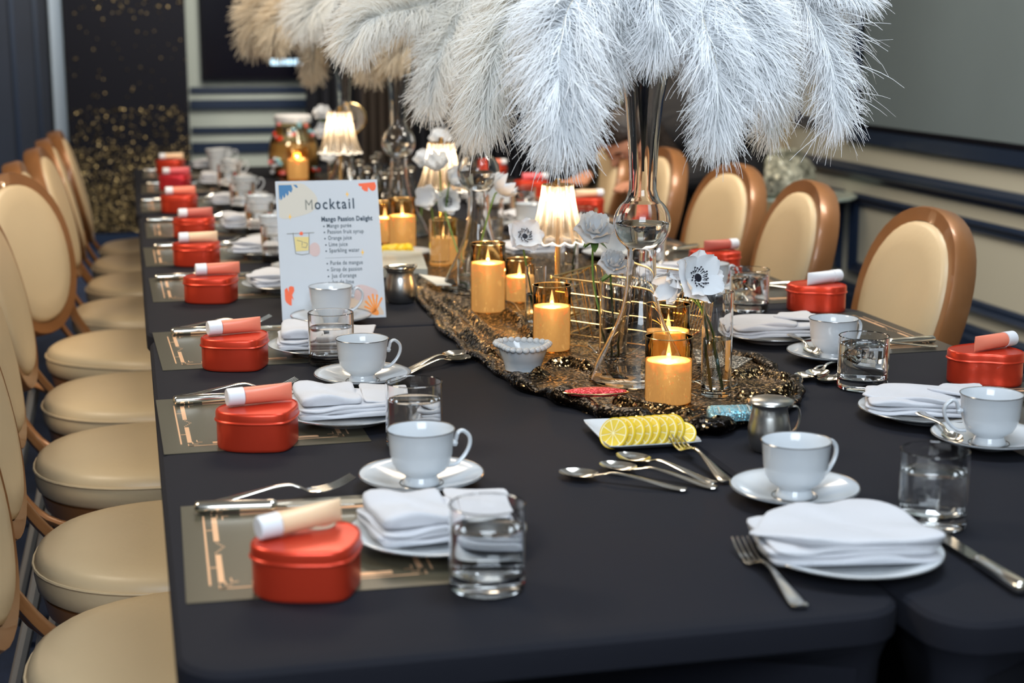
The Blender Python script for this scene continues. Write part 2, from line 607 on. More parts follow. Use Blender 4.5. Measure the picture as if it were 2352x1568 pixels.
def panel_frame(name, y0, y1, z0, z1, w=0.055, d=0.028):
    """mitred picture-frame moulding on the right wall"""
    prof = [(0.0, 0.0), (0.0, 0.35), (0.25, 1.0), (0.55, 0.55), (0.8, 0.6), (1.0, 0.2), (1.0, 0.0)]
    rings = []
    for sy, sz in ((0, 0), (1, 0), (1, 1), (0, 1)):
        Y = y1 if sy else y0
        Z = z1 if sz else z0
        ring = []
        for a, b_ in prof:
            ring.append(Vector((RX - b_ * d, Y + (-a * w if sy else a * w), Z + (-a * w if sz else a * w))))
        rings.append(ring)
    rings.append(rings[0])
    return tag(MB().rings(rings, False, False).build(name, M['navy'], angle=25), kind='structure')
panel_frame('trim_2', -1.6, 6.42, 0.245, 0.605)
panel_frame('trim_3', 6.52, 7.02, 0.245, 0.605)
panel_frame('trim_4', 6.70, 7.08, 0.86, 2.6)
op = thing('wall_outlet', 'ivory double wall outlet inside the low navy moulding panel', 'outlet', (RX, 5.55, 0.44))
MB().box((-0.008, -0.042, -0.062), (0, 0.042, 0.062)).build('cover_plate', M['outlet'], op, smooth=False)
for dz in (-0.028, 0.028):
    MB().box((-0.011, -0.018, dz - 0.016), (-0.008, 0.018, dz + 0.016)).build('socket', M['paper'], op, smooth=False)
# column at the end of the window wall
sbox('wall_column', (RX - 0.22, 7.16, 0), (RX + 0.0, 7.42, 3.0), M['tan'])

# ---- far wall
sbox('wall_back', (-3.2, BY, 0), (RX + 0.2, BY + 0.15, 3.0), M['cream2'])
def bwall_trim(name, u0, u1, v0, v1, m, d=0.03):
    a, c = aty(u0, v0, BY), aty(u1, v1, BY)
    return tag(MB().box((a.x, BY - d, c.z), (c.x, BY, a.z)).build(name, m, smooth=False), kind='structure')
bwall_trim('trim_5', 436, 720, 229, 246, M['navy'], 0.05)
bwall_trim('trim_6', 440, 715, 292, 301, M['navy'])
bwall_trim('trim_7', 440, 660, 327, 347, M['navy'])
bwall_trim('trim_8', 436, 715, 200, 212, M['navy'], 0.02)
# wall-mounted TV
a, c = aty(463, 180, BY - 0.06), aty(1010, 181, BY - 0.06)
a.z = 1.95
tv = thing('wall_tv', 'large dark TV screen with a glowing caption line on the far wall', 'TV', (0, 0, 0))
MB().box((a.x, BY - 0.07, c.z), (c.x, BY, a.z)).build('tv_frame', M['black'], tv, smooth=False)
MB().box((a.x + 0.02, BY - 0.075, c.z + 0.02), (c.x - 0.02, BY - 0.0705, a.z - 0.02)).build('screen', M['screen'], tv, smooth=False)
cap = MB()
x = 622
while x < 850:
    wd = random.uniform(3, 9)
    hh = 7 if x < 730 or x > 760 else 15
    p, q = aty(x, 143 - hh, BY - 0.08), aty(x + wd, 143 + hh * 0.8, BY - 0.08)
    cap.box((p.x, BY - 0.082, q.z), (q.x, BY - 0.077, p.z))
    x += wd + random.uniform(1.5, 4)
cap.build('caption_lettering', M['cyanglow'], tv, smooth=False)

# navy doors and glitter panel at the far end
def plate(name, u0, u1, v0, v1, y, m, d=0.04, kind='structure', parent=None):
    p, q = aty(u0, v0, y), aty(u1, v1, y)
    o = MB().box((p.x, y, q.z), (q.x, y + d, p.z)).build(name, m, parent, smooth=False)
    if kind and not parent: o['kind'] = kind
    return o
a = aty(0, 0, 10.1)
sbox('door_1', (-1.6, 10.1, 0.0), (aty(122, 300, 10.1).x, 10.16, 2.6), M['navyflat'])
for px in (20, 74):
    p = aty(px, 0, 10.09)
    sbox('trim_%d' % (9 + (px > 50)), (p.x, 10.075, 0.12), (p.x + 0.02, 10.1, 2.5), M['navy'])
e = MB()
p0, p1 = aty(122, 200, 10.05), aty(150, 200, 10.05)
e.box((p0.x, 10.03, 0.0), (p1.x, 10.12, 2.6))
eo = e.build('trim_11', M['steel_blue'], smooth=False); eo['kind'] = 'structure'
# glitter curtain panel
gp = thing('glitter_screen', 'tall black panel speckled with gold sequins, denser toward its foot', 'room divider', (0, 0, 0))
pL, pR = aty(158, 300, 9.75), aty(436, 300, 9.75)
MB().box((pL.x, 9.75, 0.10), (pR.x, 9.80, 2.7)).build('panel_board', M['black'], gp, smooth=False)
MB().box((pL.x, 9.73, 0.0), (pR.x, 9.82, 0.10)).build('panel_foot', M['navy'], gp, smooth=False)
sq = MB()
rg = random.Random(3)
cnt = 0
while cnt < 3600:
    X = rg.uniform(pL.x + 0.01, pR.x - 0.01)
    Z = rg.uniform(0.11, 1.75)
    dens = 1.0 if Z < 0.40 else (0.50 if Z < 0.62 else (0.16 if Z < 0.86 else 0.012 + 0.04 * (Z > 1.40)))
    if rg.random() > dens: continue
    cnt += 1
    r = rg.uniform(0.0030, 0.0068)
    t1, t2 = rg.uniform(-0.7, 0.7), rg.uniform(-0.7, 0.7)
    ax = Vector((math.cos(t1), math.sin(t1), 0)); az = Vector((0, math.sin(t2), math.cos(t2)))
    c0 = Vector((X, 9.742, Z))
    sq.add([c0 + ax * r * math.cos(k * PI / 3) + az * r * math.sin(k * PI / 3) for k in range(6)], [(0, 1, 2, 3, 4, 5)])
sqm = sequin('panel_gold_sequins', (0.42, 0.30, 0.13), 90, 0.4, 0.9, (0.05, 0.04, 0.025), 0.75)
tag(sq.build('sequin', sqm, gp, smooth=False), kind='stuff')

# curtains across the right part of the far wall
def curtain(name, label, x0, x1, y, m, folds, amp=0.05, z0=0.02, z1=2.9, group=None):
    b = MB()
    b.grid(lambda u, v: (x0 + (x1 - x0) * u, y + amp * math.sin(u * folds * 2 * PI) + 0.01 * math.sin(u * 57 + v * 3), z0 + (z1 - z0) * v), folds * 10, 3)
    return tag(b.build(name, m), label, 'curtain', group)
pa, pb, pc, pd = aty(704, 200, 9.9), aty(800, 200, 9.9), aty(945, 200, 9.9), aty(1150, 200, 9.9)
curtain('curtain', 'black pleated curtain beside the TV wall, behind the clear bottles', pa.x, pb.x + 0.1, 9.95, M['curtain2'], 5)
curtain('curtain', 'dark brown pleated curtain between the two black ones', pb.x + 0.05, pc.x, 9.9, M['curtain'], 6)
curtain('curtain', 'black curtain behind the seated person, down to the floor', pc.x - 0.03, 3.08, 9.95, M['curtain2'], 22)

# ================================================================== TABLES
def cloth_table(x0, x1, y0, y1, label, bulge=0.0):
    cx, cy = (x0 + x1) / 2, (y0 + y1) / 2
    hx, hy = (x1 - x0) / 2, (y1 - y0) / 2
    t = thing('banquet_table', label, 'table', (cx, cy, 0), 0, 'cloth-covered banquet tables pushed together')
    R = 0.055
    def ring(ex, z, pull):
        pts = []
        # superellipse-like rounded rectangle sampled evenly
        for (qx, qy, a0) in ((1, 1, 0), (-1, 1, 90), (-1, -1, 180), (1, -1, 270)):
            seg = []
            for k in range(7):
                a = math.radians(a0 + 15 * k)
                seg.append((qx * (hx - R) + (R + ex) * math.cos(a), qy * (hy - R) + (R + ex) * math.sin(a), 0))
            pts += seg
            nx = {(1, 1): (-1, 1), (-1, 1): (-1, -1), (-1, -1): (1, -1), (1, -1): (1, 1)}[(qx, qy)]
            e0 = seg[-1]
            a1 = math.radians(a0 + 90)
            e1 = (nx[0] * (hx - R) + (R + ex) * math.cos(a1), nx[1] * (hy - R) + (R + ex) * math.sin(a1), 0)
            for k in range(1, 12):
                f = k / 12
                inset = pull * math.sin(PI * f)
                px = e0[0] + (e1[0] - e0[0]) * f
                py = e0[1] + (e1[1] - e0[1]) * f
                px -= math.cos(a1) * inset
                py -= math.sin(a1) * inset
                pts.append((px, py, 0))
        return [Vector((p[0], p[1], z)) for p in pts]
    b = MB()
    rs = [ring(-0.03, TZ, 0), ring(-0.012, TZ - 0.0003, 0), ring(-0.005, TZ - 0.002, 0), ring(0.0, TZ - 0.007, 0), ring(0.001, TZ - 0.014, 0), ring(0.0, TZ - 0.034, 0.0),
          ring(-0.006, TZ - 0.042, 0.006), ring(-0.014, TZ - 0.065, 0.09), ring(-0.02, TZ - 0.16, 0.20), ring(-0.02, 0.30, 0.24), ring(0.0, 0.06, 0.10), ring(0.0, 0.015, 0.04)]
    b.rings(rs[::-1], False, True)
    b.build('stretch_cover', M['cloth'], t, angle=28)
    MB().box((-hx + 0.03, -hy + 0.03, TZ - 0.035), (hx - 0.03, hy - 0.03, TZ - 0.006)).build('tabletop', M['paper'], t, smooth=False)
    for sx in (-1, 1):
        for sy in (-1, 1):
            MB().sweep([(sx * (hx - 0.06), sy * (hy - 0.07), TZ - 0.035), (sx * (hx - 0.06), sy * (hy - 0.07), 0.0)], 0.014).build('leg', M['silver2'], t)
    return t
cloth_table(0.02, 0.745, 1.352, 2.975, 'black cloth-covered table under the first two settings with beige chairs alongside')
cloth_table(0.75, 1.455, 1.30, 2.975, 'black cloth-covered table under the lemon plate and the end place setting')
cloth_table(0.015, 0.745, 2.985, 4.985, 'black cloth-covered table under the menu board and the middle red tins')
cloth_table(0.75, 1.455, 2.985, 4.985, 'black cloth-covered table under the glasses beside the middle wall-side chairs')
cloth_table(0.01, 0.745, 4.995, 6.70, 'black cloth-covered table at the far end under the last red tins')
cloth_table(0.75, 1.455, 4.995, 6.70, 'black cloth-covered table at the far end before the seated person')

# ================================================================== CHAIRS
def ellipse_ring(a, b, n=40, egg=0.06, p=2.15):
    out = []
    for i in range(n):
        t = 2 * PI * i / n
        c, s_ = math.cos(t), math.sin(t)
        x = a * math.copysign(abs(c) ** (2 / p), c)
        z = b * math.copysign(abs(s_) ** (2 / p), s_)
        x *= 1 + egg * (z / b)
        out.append((x, z))
    return out


def make_chair():
    """faces +x; origin on the floor under the seat centre"""
    t = thing('banquet_chair', '', 'chair')
    # seat cushion: D outline rounded to the back
    def outline(k, n=44):
        pts = []
        for i in range(n):
            a = 2 * PI * i / n
            c, s_ = math.cos(a), math.sin(a)
            pw = 2.9 if c > 0 else 2.3
            x = 0.235 * math.copysign(abs(c) ** (2 / pw), c)
            y = 0.225 * math.copysign(abs(s_) ** (2 / pw), s_) * (1 + 0.05 * c)
            pts.append((x * k, y * k))
        return pts
    b = MB()
    rs = []
    for k, z in ((0.93, 0.415), (0.985, 0.425), (1.0, 0.445), (0.998, 0.462), (0.975, 0.478), (0.92, 0.487), (0.75, 0.494), (0.45, 0.499), (0.1, 0.50)):
        rs.append([Vector((x, y, z)) for x, y in outline(k)])
    b.rings(rs)
    b.build('seat', M['leather'], t, angle=70)
    pb_ = MB()
    pb_.sweep([Vector((x, y, 0.4635)) for x, y in outline(1.001)], 0.0028, n=6, closed=True)
    pb_.build('piping', M['leather'], t)
    b = MB()
    b.rings([[Vector((x, y, 0.385)) for x, y in outline(0.93)], [Vector((x, y, 0.415)) for x, y in outline(0.955)]])
    b.build('seat_frame', M['bronze'], t)
    # back: oval frame leaning back
    bk = Matrix.Translation((-0.325, 0, 0.715)) @ Matrix.Rotation(math.radians(-14), 4, 'Y')
    def tr(ring, x):
        return [bk @ Vector((x - 0.05 * (1 - (p[0] / 0.22) ** 2) * 0 + 0.25 * p[0] ** 2, p[0], p[1])) for p in ring]
    o1 = ellipse_ring(0.208, 0.222)
    o2 = ellipse_ring(0.178, 0.192)
    b = MB()
    b.rings([tr(o2, 0.020), tr(o1, 0.022), tr(ellipse_ring(0.212, 0.226), 0.012), tr(ellipse_ring(0.212, 0.226), -0.022), tr(o1, -0.030), tr(o2, -0.026), tr(o2, 0.020)], False, False)
    b.build('backrest_frame', M['bronze'], t, angle=35)
    b = MB()
    sc = lambda k: [(x * k, z * k) for x, z in o2]
    b.rings([tr(sc(1.0), 0.010), tr(sc(0.985), 0.024), tr(sc(0.93), 0.032), tr(sc(0.7), 0.038), tr(sc(0.35), 0.040), tr(sc(0.05), 0.041)])
    b.build('backrest', M['leather'], t, angle=70)
    b = MB()
    b.rings([tr(sc(0.05), -0.040), tr(sc(0.7), -0.038), tr(sc(0.93), -0.033), tr(sc(1.0), -0.022)])
    b.build('backrest_rear', M['leather'], t, angle=70)
    for sy in (-1, 1):
        # curved support from oval down around the seat and into the rear leg
        top = bk @ Vector((0.0, sy * 0.165, -0.155))
        pts = bez([top, (-0.272, sy * 0.180, 0.50), (-0.20, sy * 0.208, 0.41), (-0.07, sy * 0.222, 0.385), (0.06, sy * 0.224, 0.388)], 20)
        MB().sweep(pts, 0.017, 0.009, n=8).build('back_support', M['bronze'], t)
        MB().sweep(bez([(-0.20, sy * 0.19, 0.405), (-0.235, sy * 0.20, 0.25), (-0.30, sy * 0.205, 0.0)], 10), 0.017, 0.013, n=8).build('leg', M['bronze2'], t)
        MB().sweep(bez([(0.19, sy * 0.19, 0.40), (0.20, sy * 0.195, 0.2), (0.215, sy * 0.20, 0.0)], 8), 0.016, 0.014, n=8).build('leg', M['bronze2'], t)
    return t

CH_L = 'chairs along the open side of the table'
chair0 = make_chair()
ords = ['first', 'second', 'third', 'fourth', 'fifth', 'sixth', 'seventh', 'eighth', 'ninth', 'tenth']
leftchairs = [(0.065, 2.10, -4), (0.05, 2.58, -3), (0.02, 3.17, -1), (0.01, 3.70, -4), (-0.005, 4.28, -27), (0.04, 4.85, 0), (0.07, 5.38, -4), (0.08, 5.86, 2), (0.10, 6.30, 0)]
for i, (x, y, a) in enumerate(leftchairs):
    lab = 'beige oval-back chair, %s from the table front, on the open side' % ords[i]
    if i == 4: lab = 'beige oval-back chair turned toward the camera, its padded back face showing'
    o = chair0 if i == 0 else dup(chair0, (0, 0, 0))
    o.location = (x, y, 0); o.rotation_euler.z = math.radians(a); tag(o, lab, 'chair', CH_L)
CH_R = 'chairs along the panelled-wall side'
for i, (x, y, a, lab) in enumerate([
        (1.36, 2.33, 180, 'beige oval-back chair at the picture edge beside the coral-topped red tin'),
        (1.335, 3.11, 180, 'beige oval-back chair standing alone before the navy wall moulding'),
        (1.335, 3.77, 177, 'beige oval-back chair overlapping the glass side table, near twin of its neighbour'),
        (1.35, 4.27, 184, 'beige oval-back chair just in front of the black-clad person'),
        (1.35, 4.92, 180, 'beige oval-back chair half hidden behind the tall vase stem'),
        (1.34, 5.45, 180, 'beige oval-back chair beyond the lit crystal lamp, beside the dark hair')]):
    tag(dup(chair0, (x, y, 0), math.radians(a)), lab, 'chair', CH_R)

# ================================================================== TABLEWARE PROTOTYPES
def heart(n=56, w=1.0):
    pts = []
    for i in range(n):
        t = 2 * PI * i / n
        x = 16 * math.sin(t) ** 3
        y = 13 * math.cos(t) - 5 * math.cos(2 * t) - 2 * math.cos(3 * t) - math.cos(4 * t)
        y = y + 2
        # plump the heart
        pts.append((x / 32 * w, y / 32 * w))
    # blend with an ellipse so it reads as the plump tin
    out = []
    for i, (x, y) in enumerate(pts):
        t = 2 * PI * i / n
        ex, ey = 0.5 * w * math.sin(t), 0.46 * w * math.cos(t)
        out.append((x * 0.40 + ex * 0.60, y * 0.40 + ey * 0.60 + 0.0))
    return out[::-1]


def make_tin(mred, tube_m, tube_ang=25, tube_dx=0.0, loop=False, cap_flip=False):
    """heart tin; tip points to local -y; origin at base"""
    t = thing('heart_tin', '', 'tin')
    h = heart(w=0.122)
    sc = lambda k, z: [Vector((x * k, y * k, z)) for x, y in h]
    MB().rings([sc(0.955, 0.0), sc(0.975, 0.002), sc(0.98, 0.004), sc(0.98, 0.040)]).build('tin_body', mred, t, angle=50)
    MB().rings([sc(1.015, 0.0385), sc(1.03, 0.0400), sc(1.015, 0.0415), sc(1.0, 0.042), sc(1.0, 0.0505), sc(0.985, 0.0530), sc(0.955, 0.0540), sc(0.94, 0.0525), sc(0.6, 0.0535), sc(0.1, 0.054)]).build('tin_lid', mred, t, angle=50)
    return t


def make_tube(m, n=1):
    """cosmetic tube lying along +x: cap at -x, flat crimp at +x"""
    t = thing('lip_balm_tube', '', 'cosmetic tube')
    L = 0.070
    xs = [0, 0.012, 0.03, 0.05, 0.064, L]
    wz = [0.0120, 0.0121, 0.0123, 0.0126, 0.0128, 0.0129]
    wy = [0.0120, 0.0120, 0.0112, 0.0085, 0.0040, 0.0010]
    MB().sweep([(x, 0, 0.0125 - 0.0) for x in xs], wy, wz, n=20, side=(0, 1, 0)).build('tube_body', m, t, angle=50)
    t.children[0].rotation_euler.x = 0.0
    cb = MB().sweep([(-0.024, 0, 0.0125), (-0.0225, 0, 0.0125), (-0.001, 0, 0.0125)], [0.0112, 0.0125, 0.0127], n=24, side=(0, 1, 0))
    cb.build('cap', M['white'], t, angle=40)
    return t


def tin_set(pos, rz, mred, m_tube, label_side, tube_rz, tube_off=(0, 0), loop=False, printed=False):
    tin = make_tin_at(pos, rz, mred, 'small metallic %sred heart-shaped tin, %s' % ('pinkish ' if mred is M['pinklid'] else '', label_side))
    tb = dup(TUBES[m_tube], (pos.x + tube_off[0], pos.y + tube_off[1], TZ + 0.0545), tube_rz)
    tb['label'] = '%s tube with white cap resting on the red tin %s' % (m_tube, label_side)
    tb['group'] = 'cosmetic tubes on the heart tins'
    tb.rotation_euler = (0, 0, tube_rz)
    return tin, tb


TIN = {}
def make_tin_at(pos, rz, mred, label):
    if mred.name not in TIN:
        TIN[mred.name] = make_tin(mred, None)
        o = TIN[mred.name]
    else:
        o = dup(TIN[mred.name], pos)
    o.location = (pos.x, pos.y, TZ)
    o.rotation_euler.z = rz
    return tag(o, label, 'tin', 'heart tins at the place settings')

TUBES = {}
_hold = []
for nm, mm in (('coral', M['coral']), ('peach', M['peach']), ('dark rose', M['rose']), ('pink', M['pink']), ('white', M['white'])):
    TUBES[nm] = make_tube(mm)
    _hold.append(TUBES[nm])

# cup and saucer ------------------------------------------------------
def make_cup():
    t = thing('coffee_cup', '', 'cup')
    outer = [(0.0, 0.003), (0.019, 0.003), (0.020, 0.0), (0.0225, 0.0), (0.0235, 0.002), (0.021, 0.006), (0.0195, 0.010), (0.023, 0.013), (0.031, 0.018), (0.0365, 0.026), (0.0395, 0.038), (0.0405, 0.052), (0.0418, 0.064), (0.0428, 0.0668)]
    inner = [(0.0424, 0.0672), (0.0412, 0.0660), (0.0388, 0.052), (0.0378, 0.038), (0.035, 0.027), (0.029, 0.019), (0.018, 0.0155), (0.0, 0.015)]
    MB().lathe(outer + inner, 44).build('cup_body', M['porcelain'], t, angle=60)
    MB().sweep([(0.0426 * math.cos(a), 0.0426 * math.sin(a), 0.0671) for a in [2 * PI * k / 44 for k in range(44)]], 0.0007, n=5, closed=True).build('rim_line', M['silverline'], t)
    pts = bez([(0.0405, 0, 0.0455), (0.0450, 0, 0.0455), (0.0475, 0, 0.0505), (0.050, 0, 0.0575), (0.057, 0, 0.0595), (0.0655, 0, 0.052), (0.066, 0, 0.041), (0.059, 0, 0.029), (0.047, 0, 0.0195), (0.0345, 0, 0.0185)], 45)
    n = len(pts)
    MB().sweep(pts, [0.0034] * n, [0.0026] * n, n=10, side=(0, 1, 0)).build('handle', M['porcelain'], t)
    MB().lathe([(0, -0.0045), (0.003, -0.0035), (0.0045, 0), (0.003, 0.0035), (0, 0.0045)], 10, 0.0425, 0).build('handle_scroll', M['porcelain'], t, loc=(0.003, 0, 0.0455))
    return t


def make_saucer(r=0.079, label='saucer'):
    t = thing('saucer', '', 'saucer')
    k = r / 0.079
    pr = [(0.0, 0.003), (0.022, 0.003), (0.0235, 0.0), (0.027, 0.0), (0.029, 0.003), (0.050, 0.008), (0.072, 0.0145), (0.079, 0.0180), (0.0792, 0.0192), (0.078, 0.0198), (0.070, 0.0168), (0.050, 0.0108), (0.030, 0.0062), (0.0265, 0.0058), (0.0255, 0.0050), (0.0, 0.0050)]
    MB().lathe([(a * k, z) for a, z in pr], 56).build('saucer_dish', M['porcelain'], t, angle=60)
    for rr, zz in ((0.0785, 0.0199), (0.0275, 0.0062)):
        MB().sweep([(rr * k * math.cos(a), rr * k * math.sin(a), zz) for a in [2 * PI * i / 56 for i in range(56)]], 0.0007, n=5, closed=True).build('rim_line', M['silverline'], t)
    return t


def make_plate():
    t = thing('side_plate', '', 'plate')
    pr = [(0.0, 0.003), (0.05, 0.003), (0.052, 0.0), (0.056, 0.0), (0.058, 0.003), (0.078, 0.009), (0.098, 0.0148), (0.1005, 0.0162), (0.0995, 0.0170), (0.078, 0.0120), (0.060, 0.0070), (0.0, 0.0060)]
    MB().lathe(pr, 64).build('plate_dish', M['porcelain'], t, angle=60)
    MB().sweep([(0.1 * math.cos(a), 0.1 * math.sin(a), 0.0168) for a in [2 * PI * i / 64 for i in range(64)]], 0.0007, n=5, closed=True).build('rim_line', M['silverline'], t)
    return t


def soft_slab(poly, z0, th, rnd=0.004, wav=0.0015, seed=0, dome=0.002, tilt=(0, 0)):
    """rounded padded cloth slab from a convex-ish polygon"""
    rg = random.Random(seed)
    ph = [rg.uniform(0, 6) for _ in range(6)]
    # densify and round
    P = [Vector((x, y, 0)) for x, y in poly]
    n = len(P)
    dense = []
    for i in range(n):
        a, b_ = P[i], P[(i + 1) % n]
        L = (b_ - a).length
        m = max(3, int(L / 0.010))
        for k in range(m):
            dense.append(a.lerp(b_, k / m))
    for _ in range(1):
        dense = [(dense[i - 1] + dense[i] * 2 + dense[(i + 1) % len(dense)]) / 4 for i in range(len(dense))]
    c = sum(dense, Vector()) / len(dense)
    def h(p):
        return wav * (math.sin(p.x * 55 + ph[0]) + math.sin(p.y * 60 + ph[1]) + 0.7 * math.sin((p.x + p.y) * 90 + ph[2])) + tilt[0] * (p.x - c.x) + tilt[1] * (p.y - c.y)
    rings = []
    for k, z in ((0.05, 0), (0.6, 0), (0.97, 0.0), (0.99, 0.25), (1.0, 0.5), (0.99, 0.75), (0.965, 0.95), (0.88, 1.0), (0.6, 1.0), (0.3, 1.0), (0.02, 1.0)):
        r = []
        for p in dense:
            q = c + (p - c) * k
            zz = z0 + th * z + (h(q) + dome * (1 - k) if z > 0.2 else 0) + (h(q) * 0.3 if z <= 0.2 else 0)
            if z <= 0.2: zz = z0 + max(0, tilt[0] * (q.x - c.x) + tilt[1] * (q.y - c.y)) * 0
            r.append(Vector((q.x, q.y, zz)))
        rings.append(r)
    return rings


def make_napkin(kind=0):
    """folded linen napkin with stacked folds and a diagonal flap; local frame, sits on a plate"""
    t = thing('napkin', '', 'napkin')
    b = MB()
    b.rings(soft_slab([(-0.085, -0.058), (0.085, -0.062), (0.088, 0.055), (-0.082, 0.060)], 0.000, 0.0055, seed=1 + kind))
    b.rings(soft_slab([(-0.088, -0.054), (0.080, -0.058), (0.084, 0.050), (-0.084, 0.056)], 0.0060, 0.0055, seed=2 + kind))
    b.rings(soft_slab([(-0.082, -0.060), (0.086, -0.052), (0.080, 0.056), (-0.086, 0.052)], 0.012, 0.0055, seed=3 + kind))
    b.build('folded_layer', M['linen'], t, angle=80)
    if kind == 0:      # pointed flap over the top
        b = MB()
        b.rings(soft_slab([(-0.100, -0.012), (-0.05, -0.056), (0.088, -0.060), (0.075, 0.030), (0.045, 0.086), (-0.06, 0.050)], 0.0185, 0.0045, seed=5, wav=0.002))
        b.build('top_fold', M['linen'], t, angle=80)
    elif kind == 1:    # pocket fold with a standing loose corner
        b = MB()
        b.rings(soft_slab([(-0.080, -0.048), (0.010, -0.052), (0.014, 0.05), (-0.078, 0.052)], 0.0185, 0.010, seed=6, wav=0.003, dome=0.006))
        b.build('pocket_fold', M['linen'], t, angle=80)
        b = MB()
        b.rings(soft_slab([(0.012, -0.05), (0.080, -0.045), (0.095, 0.045), (0.03, 0.080)], 0.018, 0.004, seed=7, wav=0.002))
        b.build('corner_fold', M['linen'], t, angle=80)
    else:              # two crossing flaps
        b = MB()
        b.rings(soft_slab([(-0.095, -0.02), (0.03, -0.062), (0.06, 0.03), (-0.06, 0.055)], 0.0185, 0.0045, seed=8, wav=0.0018))
        b.build('top_fold', M['linen'], t, angle=80)
        b = MB()
        b.rings(soft_slab([(0.0, 0.0), (0.085, -0.035), (0.088, 0.055), (0.035, 0.062)], 0.0235, 0.004, seed=9, wav=0.0015))
        b.build('corner_fold', M['linen'], t, angle=80)
    return t


def make_tumbler(r=0.040, h=0.098, water=0.60, ice=False):
    t = thing('water_glass', '', 'glass')
    wall = 0.0022
    prof = [(0, 0.0005), (r - 0.006, 0.0), (r - 0.001, 0.0025), (r, 0.006), (r, h - 0.001), (r - wall / 2, h), (r - wall, h - 0.001), (r - wall, 0.020), (r - 0.006, 0.0155), (0, 0.0145)]
    MB().lathe(prof, 48).build('tumbler', M['glass'], t, angle=35)
    zt = 0.015 + (h - 0.015) * water
    ri = r - wall - 0.00025
    MB().lathe([(0, 0.0149), (r - 0.0065, 0.0159), (ri, 0.0203), (ri, zt + 0.0008), (ri - 0.002, zt), (0, zt)], 48).build('water', M['water'], t, angle=35)
    if ice:
        for k in range(4):
            mtx = Matrix.Translation((0.014 * math.cos(k * 1.7), 0.014 * math.sin(k * 1.7), zt - 0.012 - 0.005 * (k % 2))) @ Euler((k * 0.7, k * 0.5, k * 1.3)).to_matrix().to_4x4()
            o = MB().box((-0.010, -0.010, -0.009), (0.010, 0.010, 0.009), mtx).build('ice_cube', M['glass'], t, smooth=False)
    return t

cup0 = make_cup()
for k_ in cup0.children:
    for v_ in k_.data.vertices: v_.co.z *= 1.05
    k_.location.z *= 1.05
saucer0 = make_saucer(); plate0 = make_plate()
nap = [make_napkin(0), make_napkin(1), make_napkin(2)]
glass_plain = make_tumbler(0.0395, 0.091, 0.66)
glass_ice = make_tumbler(0.0405, 0.087, 0.80, True)
protos = [cup0, saucer0, plate0, glass_plain, glass_ice] + nap + list(TUBES.values())

# cutlery -------------------------------------------------------------
def zarc(x, pts):
    xs = [p[0] for p in pts]; zs = [p[1] for p in pts]
    return float(np.interp(x, xs, zs))

def smooth_profile(pts, n=26):
    xs = np.linspace(pts[0][0], pts[-1][0], n)
    return xs


def make_fork(L=0.19):
    t = thing('dinner_fork', '', 'fork')
    k = L / 0.19
    pts = bez([(0, 0, 0.004), (0.02, 0, 0.005), (0.06, 0, 0.010), (0.10, 0, 0.014), (0.118, 0, 0.010), (0.130, 0, 0.004), (0.143, 0, 0.003)], 30)
    n = len(pts)
    wd = [float(np.interp(p.x, [0, 0.004, 0.02, 0.05, 0.085, 0.11, 0.122, 0.132, 0.143], [0.006, 0.0095, 0.0088, 0.0062, 0.0034, 0.0034, 0.0068, 0.0115, 0.0118])) for p in pts]
    th = [float(np.interp(p.x, [0, 0.05, 0.09, 0.12, 0.143], [0.0018, 0.0016, 0.0020, 0.0014, 0.0010])) for p in pts]
    MB().sweep([p * k for p in pts], wd, th, n=12, side=(0, 1, 0)).build('handle', M['silver'], t)
    for j in range(4):
        y = (j - 1.5) * 0.0064
        tp = bez([(0.138, y, 0.0032), (0.150, y * 1.0, 0.0030), (0.168, y * 0.98, 0.0060), (0.190, y * 0.94, 0.0145)], 10)
        m_ = len(tp)
        MB().sweep([p * k for p in tp], [0.0021 - 0.0011 * i / m_ for i in range(m_)], 0.0011, n=8, side=(0, 1, 0)).build('tine', M['silver'], t)
    return t


def make_spoon(L=0.17, w=0.019):
    t = thing('spoon', '', 'spoon')
    k = L / 0.17
    pts = bez([(0, 0, 0.003), (0.02, 0, 0.004), (0.06, 0, 0.010), (0.095, 0, 0.013), (0.110, 0, 0.010), (0.122, 0, 0.0075)], 26)
    wd = [float(np.interp(p.x, [0, 0.004, 0.02, 0.05, 0.085, 0.11, 0.122], [0.005, 0.0085, 0.0078, 0.0056, 0.0030, 0.0030, 0.0046])) for p in pts]
    th = [float(np.interp(p.x, [0, 0.05, 0.09, 0.122], [0.0016, 0.0016, 0.0020, 0.0012])) for p in pts]
    MB().sweep([p * k for p in pts], wd, th, n=12, side=(0, 1, 0)).build('handle', M['silver'], t)
    b = MB()
    def bowl(off):
        def fn(u, v):
            a = v * 2 * PI
            rx, ry = 0.0265, w
            r = u
            egg = 1 - 0.16 * math.cos(a)
            x = 0.145 + rx * r * math.cos(a)
            y = ry * r * math.sin(a) * egg
            z = 0.0092 - 0.0078 * (1 - r * r) - off
            return (x * k, y * k, z * k)
        return fn
    b.grid(bowl(0.0), 8, 28)
    b.grid(lambda u, v: bowl(0.0011)(1 - u, v), 8, 28)
    b.build('bowl', M['silver'], t, angle=60)
    return t


